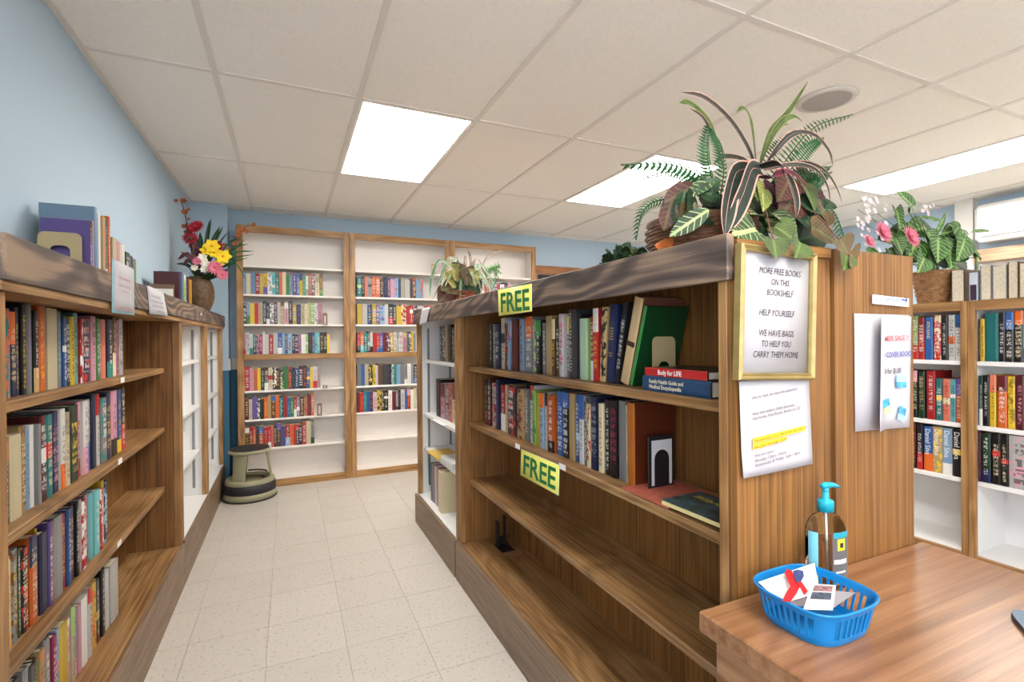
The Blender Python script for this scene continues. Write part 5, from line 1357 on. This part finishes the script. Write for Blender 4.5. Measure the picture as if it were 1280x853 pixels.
LF((838, 312, .0), (820, 306, .0), .026, leafmat('orange_leaf', (200, 104, 34)), face=(0, -1, 0)); LF((905, 300, -.03), (935, 275, -.05), .05, GRD); LF((960, 262, 0), (935, 240, 0), .06, GRD)
LF((985, 290, -.03), (1020, 262, -.02), .06, GRD); LF((930, 255, .02), (905, 235, .02), .05, GRD); LF((1000, 300, -.06), (1040, 290, -.08), .05, GRD)
for a_ in ([(945, 287, -.13), (935, 262, -.08), (930, 240, 0)], [(968, 302, -.235), (962, 284, -.20), (955, 250, -.02)], [(1050, 302, -.235), (1030, 278, -.15), (1000, 250, 0)], [(958, 240, -.05), (950, 230, 0), (948, 220, 0)], [(1062, 320, -.24), (1050, 300, -.22), (1035, 285, -.08)]):
    MB().tube(curve([P3(*p) for p in a_], 8), .0014, 5).build('stem', STR, bp_)

rq = random.Random(21)
for i in range(58):
    u, v, dy = rq.uniform(872, 1040), rq.uniform(215, 296), rq.uniform(-.06, .12)
    if (u - 955) ** 2 / 95 ** 2 + (v - 262) ** 2 / 46 ** 2 > 1: continue
    a_ = rq.uniform(0, 6.283); L_ = rq.uniform(20, 36)
    LF((u, v, dy), (u + L_ * math.cos(a_), v + L_ * .7 * abs(math.sin(a_)) - 4, dy - .02), rq.uniform(.035, .055), rq.choice([GRD, GRD, GRD, POT, RDL, CAL, leafmat('burgundy_leaf', (84, 26, 44))]), rq.choice([HEART, OVAL]), face=(math.cos(a_) * .5, -1, rq.uniform(-.1, .6)))
# ---- spider plant at the far end
AX, AY, AZ = .955, 2.85, 1.4755
ap = thing('potted_plant', (AX, AY, AZ), 'pale green spider plant in a brown basket at the far end of the FREE board', 'plant')
wicker(AX, AY, AZ, [(.10, 0), (.115, .05), (.11, .085)], plain('wicker_red', (132, 66, 36), .55, noise=.35, scale=60), ap, amp=.004, rows=8)
SPD = leafmat('spider_leaf', (120, 168, 124), edge=(222, 226, 196)); SPP = leafmat('spider_pink', (216, 196, 178), edge=(190, 150, 130))
def PA(u, v, dy=0.0): return on_y(u, v, AY + dy)
rr_ = random.Random(11)
for i in range(34):
    a_ = 2 * math.pi * i / 34 + rr_.uniform(-.1, .1); out = rr_.uniform(.10, .24); hi = rr_.uniform(.10, .22)
    c0_ = Vector((AX + .015, AY, AZ + .09)); dx, dy = math.cos(a_), math.sin(a_)
    e_ = c0_ + Vector((dx * out, dy * out * .7, hi * (.25 if i % 3 else -.3) - .02)); m_ = c0_ + Vector((dx * out * .5, dy * out * .35, hi))
    strap('strap_leaf', [c0_, m_, e_], rr_.uniform(.012, .019), SPD if i % 5 else SPP, ap, n=9, face=(dx * .3, -1, .8))
strap('strap_leaf', [PA(578, 350), PA(552, 325), PA(540, 345), PA(537, 372)], .018, SPD, ap, n=10); strap('strap_leaf', [PA(590, 345), PA(588, 325), PA(585, 312)], .02, SPP, ap, n=8)
strap('strap_leaf', [PA(600, 340), PA(608, 322), PA(618, 316), PA(626, 312)], .010, SPP, ap, n=8)
for i in range(5): frond([PA(600, 352), PA(612 + i * 3, 335 - i), PA(628 - i * 4, 342 + i * 7)], .028, FRL, ap, n=14)
CRL = leafmat('croton_leaf', (200, 190, 110), vein=(120, 140, 70)); 
for b_, t_, m_ in (((570, 352), (556, 340), CRL), ((575, 345), (565, 330), CRL), ((585, 350), (598, 338), CRL), ((580, 356), (568, 366), GRD), ((590, 356), (600, 368), GRD), ((568, 358), (552, 362), BRZ), ((560, 365), (548, 378), RDL), ((572, 340), (582, 332), BRZ), ((590, 345), (580, 338), BRZ)):
    leaf('leaf', PA(*b_, -.08), PA(*t_, -.11), .06, m_, ap)

# ---- small dark green bush standing on the bookcase behind
gx = on_y(782, 326, 1.55)
GX, GY = 1.28, on_x(782, 326, 1.28).y
gp = thing('potted_plant', (GX, GY, 1.4775), 'small dark green bush half hidden behind the grey-brown board', 'plant')
wicker(GX, GY, 1.4775, [(.06, 0), (.07, .04), (.07, .06)], WK, gp, amp=.003, rows=6)
for i in range(150):
    a_ = rr_.uniform(0, 6.283); el = rr_.uniform(-.1, 1.4); r_ = rr_.uniform(.06, .125)
    p_ = Vector((GX + r_ * math.cos(a_) * math.cos(el), GY + r_ * math.sin(a_) * math.cos(el), 1.545 + r_ * math.sin(el) * .9))
    d_ = Vector((rr_.uniform(-1, 1), rr_.uniform(-1, 1), rr_.uniform(-.3, 1))).normalized()
    if i == 0 or i < 12: proto = leaf('leaf', p_, p_ + d_ * rr_.uniform(.028, .042), .020, GRD, gp, face=(d_.y, -1, d_.x))
    else: leaf('leaf', p_, p_ + d_ * rr_.uniform(.028, .042), .020, GRD if i % 3 else POT, gp, face=(d_.y, -1, d_.x))
for i in range(12):
    a_ = i * .52; MB().tube([(GX, GY, 1.53), (GX + .06 * math.cos(a_), GY + .06 * math.sin(a_), 1.60)], .0015, 4).build('stem', STM, gp)

# ---- flowers
def daisy(c0_, r_, mat, cmat, parent, nrm=(0, -1, .3), n=16, name='flower', layers=2):
    c0_ = Vector(c0_); nrm = Vector(nrm).normalized(); a = nrm.cross(Vector((0, 0, 1))).normalized(); b_ = nrm.cross(a); mb = MB()
    for l_ in range(layers):
        rl = r_ * (1 - .3 * l_)
        for i in range(n):
            t = 2 * math.pi * (i + .5 * l_) / n; d = a * math.cos(t) + b_ * math.sin(t); s_ = nrm.cross(d); wd = rl * 2.2 / n * .95
            lift = nrm * (.12 + .3 * l_) * rl
            mb.add([c0_, c0_ + d * rl * .6 + s_ * wd + lift * .8, c0_ + d * rl + lift, c0_ + d * rl * .6 - s_ * wd + lift * .8, c0_ + d * rl * .6 + lift * .5], [(0, 4, 1), (1, 4, 2), (2, 4, 3), (3, 4, 0)], 0)
    vs = [c0_ + nrm * r_ * .25] + [c0_ + (a * math.cos(t) + b_ * math.sin(t)) * r_ * .18 + nrm * r_ * .1 for t in [6.283 * i / 8 for i in range(8)]]
    mb.add(vs, [(0, 1 + i, 1 + (i + 1) % 8) for i in range(8)], 1, True)
    return mb.build(name, [mat, cmat], parent)
def lily(c0_, r_, mat, cmat, parent, nrm=(0, -1, .3), n=6): return daisy(c0_, r_, mat, cmat, parent, nrm, n, layers=1)

# ---- vase of silk flowers at the far end of the left board
VX, VY, VZ = -.580, 4.13, 1.4805
vp = thing('flower_vase', (VX, VY, VZ), 'tall brown ridged vase with red, yellow and pink silk flowers in the corner', 'flowers')
mb = MB(); pr_ = []
for k in range(61):
    t = k / 60; r_ = .034 + .056 * math.sin(math.pi * min(1, t * .86 + .06)) ** .8 + .008 * t; pr_.append((r_ + (.0018 if k % 3 else -.0018), VZ + .001 + t * .262))
mb.lathe(VX, VY, [(0, VZ + .001)] + pr_ + [(pr_[-1][0] - .006, VZ + .264), (pr_[-1][0] - .01, VZ + .22), (0, VZ + .22)], 36, wob=lambda i, j: .0012 * math.sin(i * 2.3 + j))
mb.build('vase', WKV, vp)
def PV(u, v, dy=0.0): return on_y(u, v, VY + dy)
base_ = Vector((VX + .02, VY, VZ + .24))
for (u, v, w_, dy) in ((262, 275, .022, 0), (264, 273, .02, .05), (232, 278, .035, -.02), (275, 283, .03, -.05), (250, 290, .03, .03), (279, 283, .02, .02), (226, 315, .03, -.05), (234, 327, .035, -.08), (220, 330, .025, -.05), (285, 290, .012, .02), (243, 292, .03, 0)):
    tip_ = PV(u, v, dy); mid = base_.lerp(tip_, .55) + Vector((0, 0, .04)); strap('leaf', [base_, mid, tip_], w_, GRD, vp, n=9)
for (m_u, m_v, u, v, w_) in ((290, 312, 311, 305, .014), (290, 318, 318, 314, .014), (288, 325, 318, 318, .012), (285, 330, 312, 322, .012), (292, 330, 308, 352, .010), (290, 315, 308, 298, .010), (285, 305, 300, 300, .012)):
    strap('leaf', [base_, PV(m_u, m_v, -.03), PV(u, v, -.05)], w_, FRN, vp, n=8)
for (u, v) in ((222, 325), (228, 332), (236, 310), (243, 318), (232, 305)):
    strap('leaf', [base_, PV((u + 250) / 2, v - 6, -.05), PV(u, v, -.06)], .035, leafmat('burgundy_leaf', (84, 26, 44)), vp, n=7)
TWG = plain('twig', (98, 66, 44), .7); BUD = plain('rust_blossom', (156, 84, 40), .6)
tw = curve([base_, PV(241, 320), PV(236, 290), PV(233, 275), PV(227, 252)], 14); MB().tube(tw, [.0035] * 15, 5).build('twig', TWG, vp)
tw = curve([base_, PV(270, 330), PV(285, 318), PV(293, 300), PV(304, 285), PV(318, 281)], 14); MB().tube(tw, [.003] * 15, 5).build('twig', TWG, vp)
for (u, v, s_) in ((220, 251, .014), (229, 251, .022), (231, 265, .022), (236, 274, .010), (230, 283, .018), (233, 290, .018), (300, 290, .020), (304, 287, .020), (317, 281, .016), (285, 312, .016), (293, 305, .016), (236, 262, .012), (297, 294, .018), (308, 290, .014), (280, 306, .014)):
    daisy(PV(u, v, -.01), s_ * 1.15, BUD, TWG, vp, n=6, name='blossom')
REDF = plain('red_petal', (176, 26, 44), .6, noise=.2, scale=40); YLW = plain('yellow_petal', (240, 206, 36), .5); YLC = plain('orange_centre', (226, 140, 20), .5); PNK = plain('pink_petal', (222, 124, 146), .6); WHF = plain('white_petal', (232, 228, 212), .6)
for (u, v, s_) in ((243, 285, .055), (238, 298, .058), (247, 282, .045)): daisy(PV(u, v, -.04), s_, REDF, REDF, vp, n=18, name='red_flower', nrm=(-.1, -1, .5))
daisy(PV(271, 309, -.04), .055, plain('dark_red_petal', (150, 36, 30), .6), REDF, vp, n=14, name='red_flower')
for (u, v, s_) in ((265, 308, .058), (268, 316, .045), (279, 321, .060), (258, 313, .045), (276, 327, .04)): lily(PV(u, v, -.09), s_, YLW, YLC, vp)
for (u, v, s_) in ((253, 322, .036), (257, 330, .036), (250, 327, .030), (243, 335, .028), (255, 337, .03)): daisy(PV(u, v, -.10), s_, WHF, WHF, vp, n=7, name='white_flower')
for (u, v, s_) in ((269, 335, .060), (278, 344, .045), (246, 327, .034)): daisy(PV(u, v, -.11), s_, PNK, plain('pink_centre', (200, 90, 100), .6), vp, n=16, name='pink_flower')
for (u, v) in ((240, 338), (262, 342), (270, 345), (250, 345), (285, 335)): leaf('leaf', base_, PV(u, v, -.10), .03, GRD, vp, shape=OVAL)

# ---- pink flower basket on the low bookcase
FX, FY = 2.925, 1.365
fp_ = thing('flower_basket', (FX, FY, 1.4357), 'small wicker basket with pink daisies and big green leaves on the low bookcase', 'flowers')
wicker(FX - .02, FY, 1.4357, [(.060, 0), (.072, .07), (.086, .155)], WKT, fp_, amp=.003, rows=15, n=40)
def PF(u, v, dy=0.0): return on_y(u, v, FY + dy)
fb = Vector((FX - .02, FY, 1.575))
ARM = leafmat('arrowhead_leaf', (66, 128, 42), vein=(160, 190, 112), vs=3)
for b_, t_, w_, s_, fc_ in (((1140, 258), (1126, 238), .10, ARROW, (0, -1, .2)), ((1135, 262), (1139, 255), .05, ARROW, (.4, -1, .2)), ((1120, 262), (1128, 286), .11, ARROW, (0, -1, .2)), ((1145, 300), (1138, 325), .13, HEART, (0, -1, .5)),
    ((1185, 305), (1192, 336), .20, HEART, (0, -1, .4)), ((1196, 298), (1234, 322), .17, HEART, (.2, -1, .5)), ((1172, 300), (1175, 328), .12, HEART, (-.2, -1, .4)), ((1215, 290), (1241, 286), .035, OVAL, (0, -1, .6)), ((1218, 322), (1222, 352), .085, ARROW, (.3, -1, .1)),
    ((1165, 300), (1188, 264), .045, OVAL, (0, -1, .3)), ((1150, 272), (1181, 273), .04, OVAL, (0, -1, .7)), ((1135, 290), (1122, 268), .07, OVAL, (0, -1, .3)), ((1098, 318), (1086, 310), .06, OVAL, (0, -1, .3)), ((1110, 312), (1118, 330), .08, HEART, (0, -1, .3)),
    ((1155, 322), (1150, 340), .10, HEART, (0, -1, .3)), ((1120, 300), (1130, 318), .10, HEART, (0, -1, .2)), ((1090, 320), (1078, 332), .07, HEART, (0, -1, .2)), ((1160, 290), (1170, 308), .1, HEART, (0, -1, .3)), ((1108, 290), (1114, 305), .09, HEART, (0, -1, .2)), ((1205, 300), (1200, 325), .12, HEART, (0, -1, .3)), ((1095, 325), (1110, 338), .09, HEART, (0, -1, .2)), ((1132, 318), (1124, 336), .09, HEART, (0, -1, .2))):
    dy = rr_.uniform(-.10, .02); leaf('leaf', PF(*b_, dy), PF(*t_, dy - .02), w_ * .55, ARM, fp_, face=fc_, shape=s_)
    MB().tube(curve([fb, fb.lerp(PF(*b_, dy), .5) + Vector((0, 0, .03)), PF(*b_, dy)], 5), .0018, 4).build('stem', STM, fp_)
for i in range(46):
    u, v = rq.uniform(1078, 1205), rq.uniform(284, 330); a_ = rq.uniform(-.6, 3.7); L_ = rq.uniform(14, 26)
    if v < 330 - (u - 1070) * .5 and u < 1110: continue
    dy = rq.uniform(-.06, .06); leaf('leaf', PF(u, v, dy), PF(u + L_ * math.cos(a_), v + L_ * .6 * math.sin(a_), dy), rq.uniform(.045, .075), rq.choice([ARM, ARM, GRD]), fp_, face=(math.cos(a_) * .4, -1, .5), shape=rq.choice([HEART, OVAL]))
for (u, v, r_) in ((1103, 291, .055), (1138, 297, .058), (1086, 302, .035)): daisy(PF(u, v, -.13), r_, PNK, plain('pink_centre', (200, 90, 100), .6), fp_, n=16, name='pink_flower')
LIL = plain('pale_blossom', (236, 222, 226), .6)
for i in range(46):
    u, v = rr_.uniform(1070, 1112), rr_.uniform(246, 318)
    if (u - 1092) ** 2 / 24 ** 2 + (v - 282) ** 2 / 38 ** 2 > 1.1: continue
    daisy(PF(u, v, rr_.uniform(-.1, .05)), rr_.uniform(.010, .018), LIL, WHF, fp_, n=5, name='pale_blossom', layers=1)
for i in range(10): daisy(PF(1152 + rr_.uniform(0, 15), 262 + rr_.uniform(-8, 10), -.03), .012, LIL, PNK, fp_, n=5, name='pale_blossom', layers=1)
for i in range(9):
    u, v = 1072 + i * 5, 262 + (i * 17) % 40; MB().tube(curve([fb, fb.lerp(PF(u, v), .5) + Vector((0, 0, .04)), PF(u, v)], 6), .0012, 4).build('stem', STM, fp_)
# white figure bookend beside it
q_ = on_x(1206, 370, XS + .08)
we = thing('bookend', (XS + .1, q_.y, 1.436), 'white bookend with a dark arch picture on the low bookcase by the flower basket', 'bookend')
bx('plate', XS + .055, XS + .10, 1.175, 1.205, 1.4362, 1.4362 + .13, plain('white_plate', (214, 220, 232), .4), we, .002)
bx('picture', XS + .052, XS + .0548, 1.178, 1.200, 1.44, 1.51, plain('picture_dark', (60, 36, 60), .5), we)
for o in bpy.context.scene.objects:
    if 'label' in o and str(o['label']).startswith('bare '): o['label'] = 'plain ' + o['label'][5:]
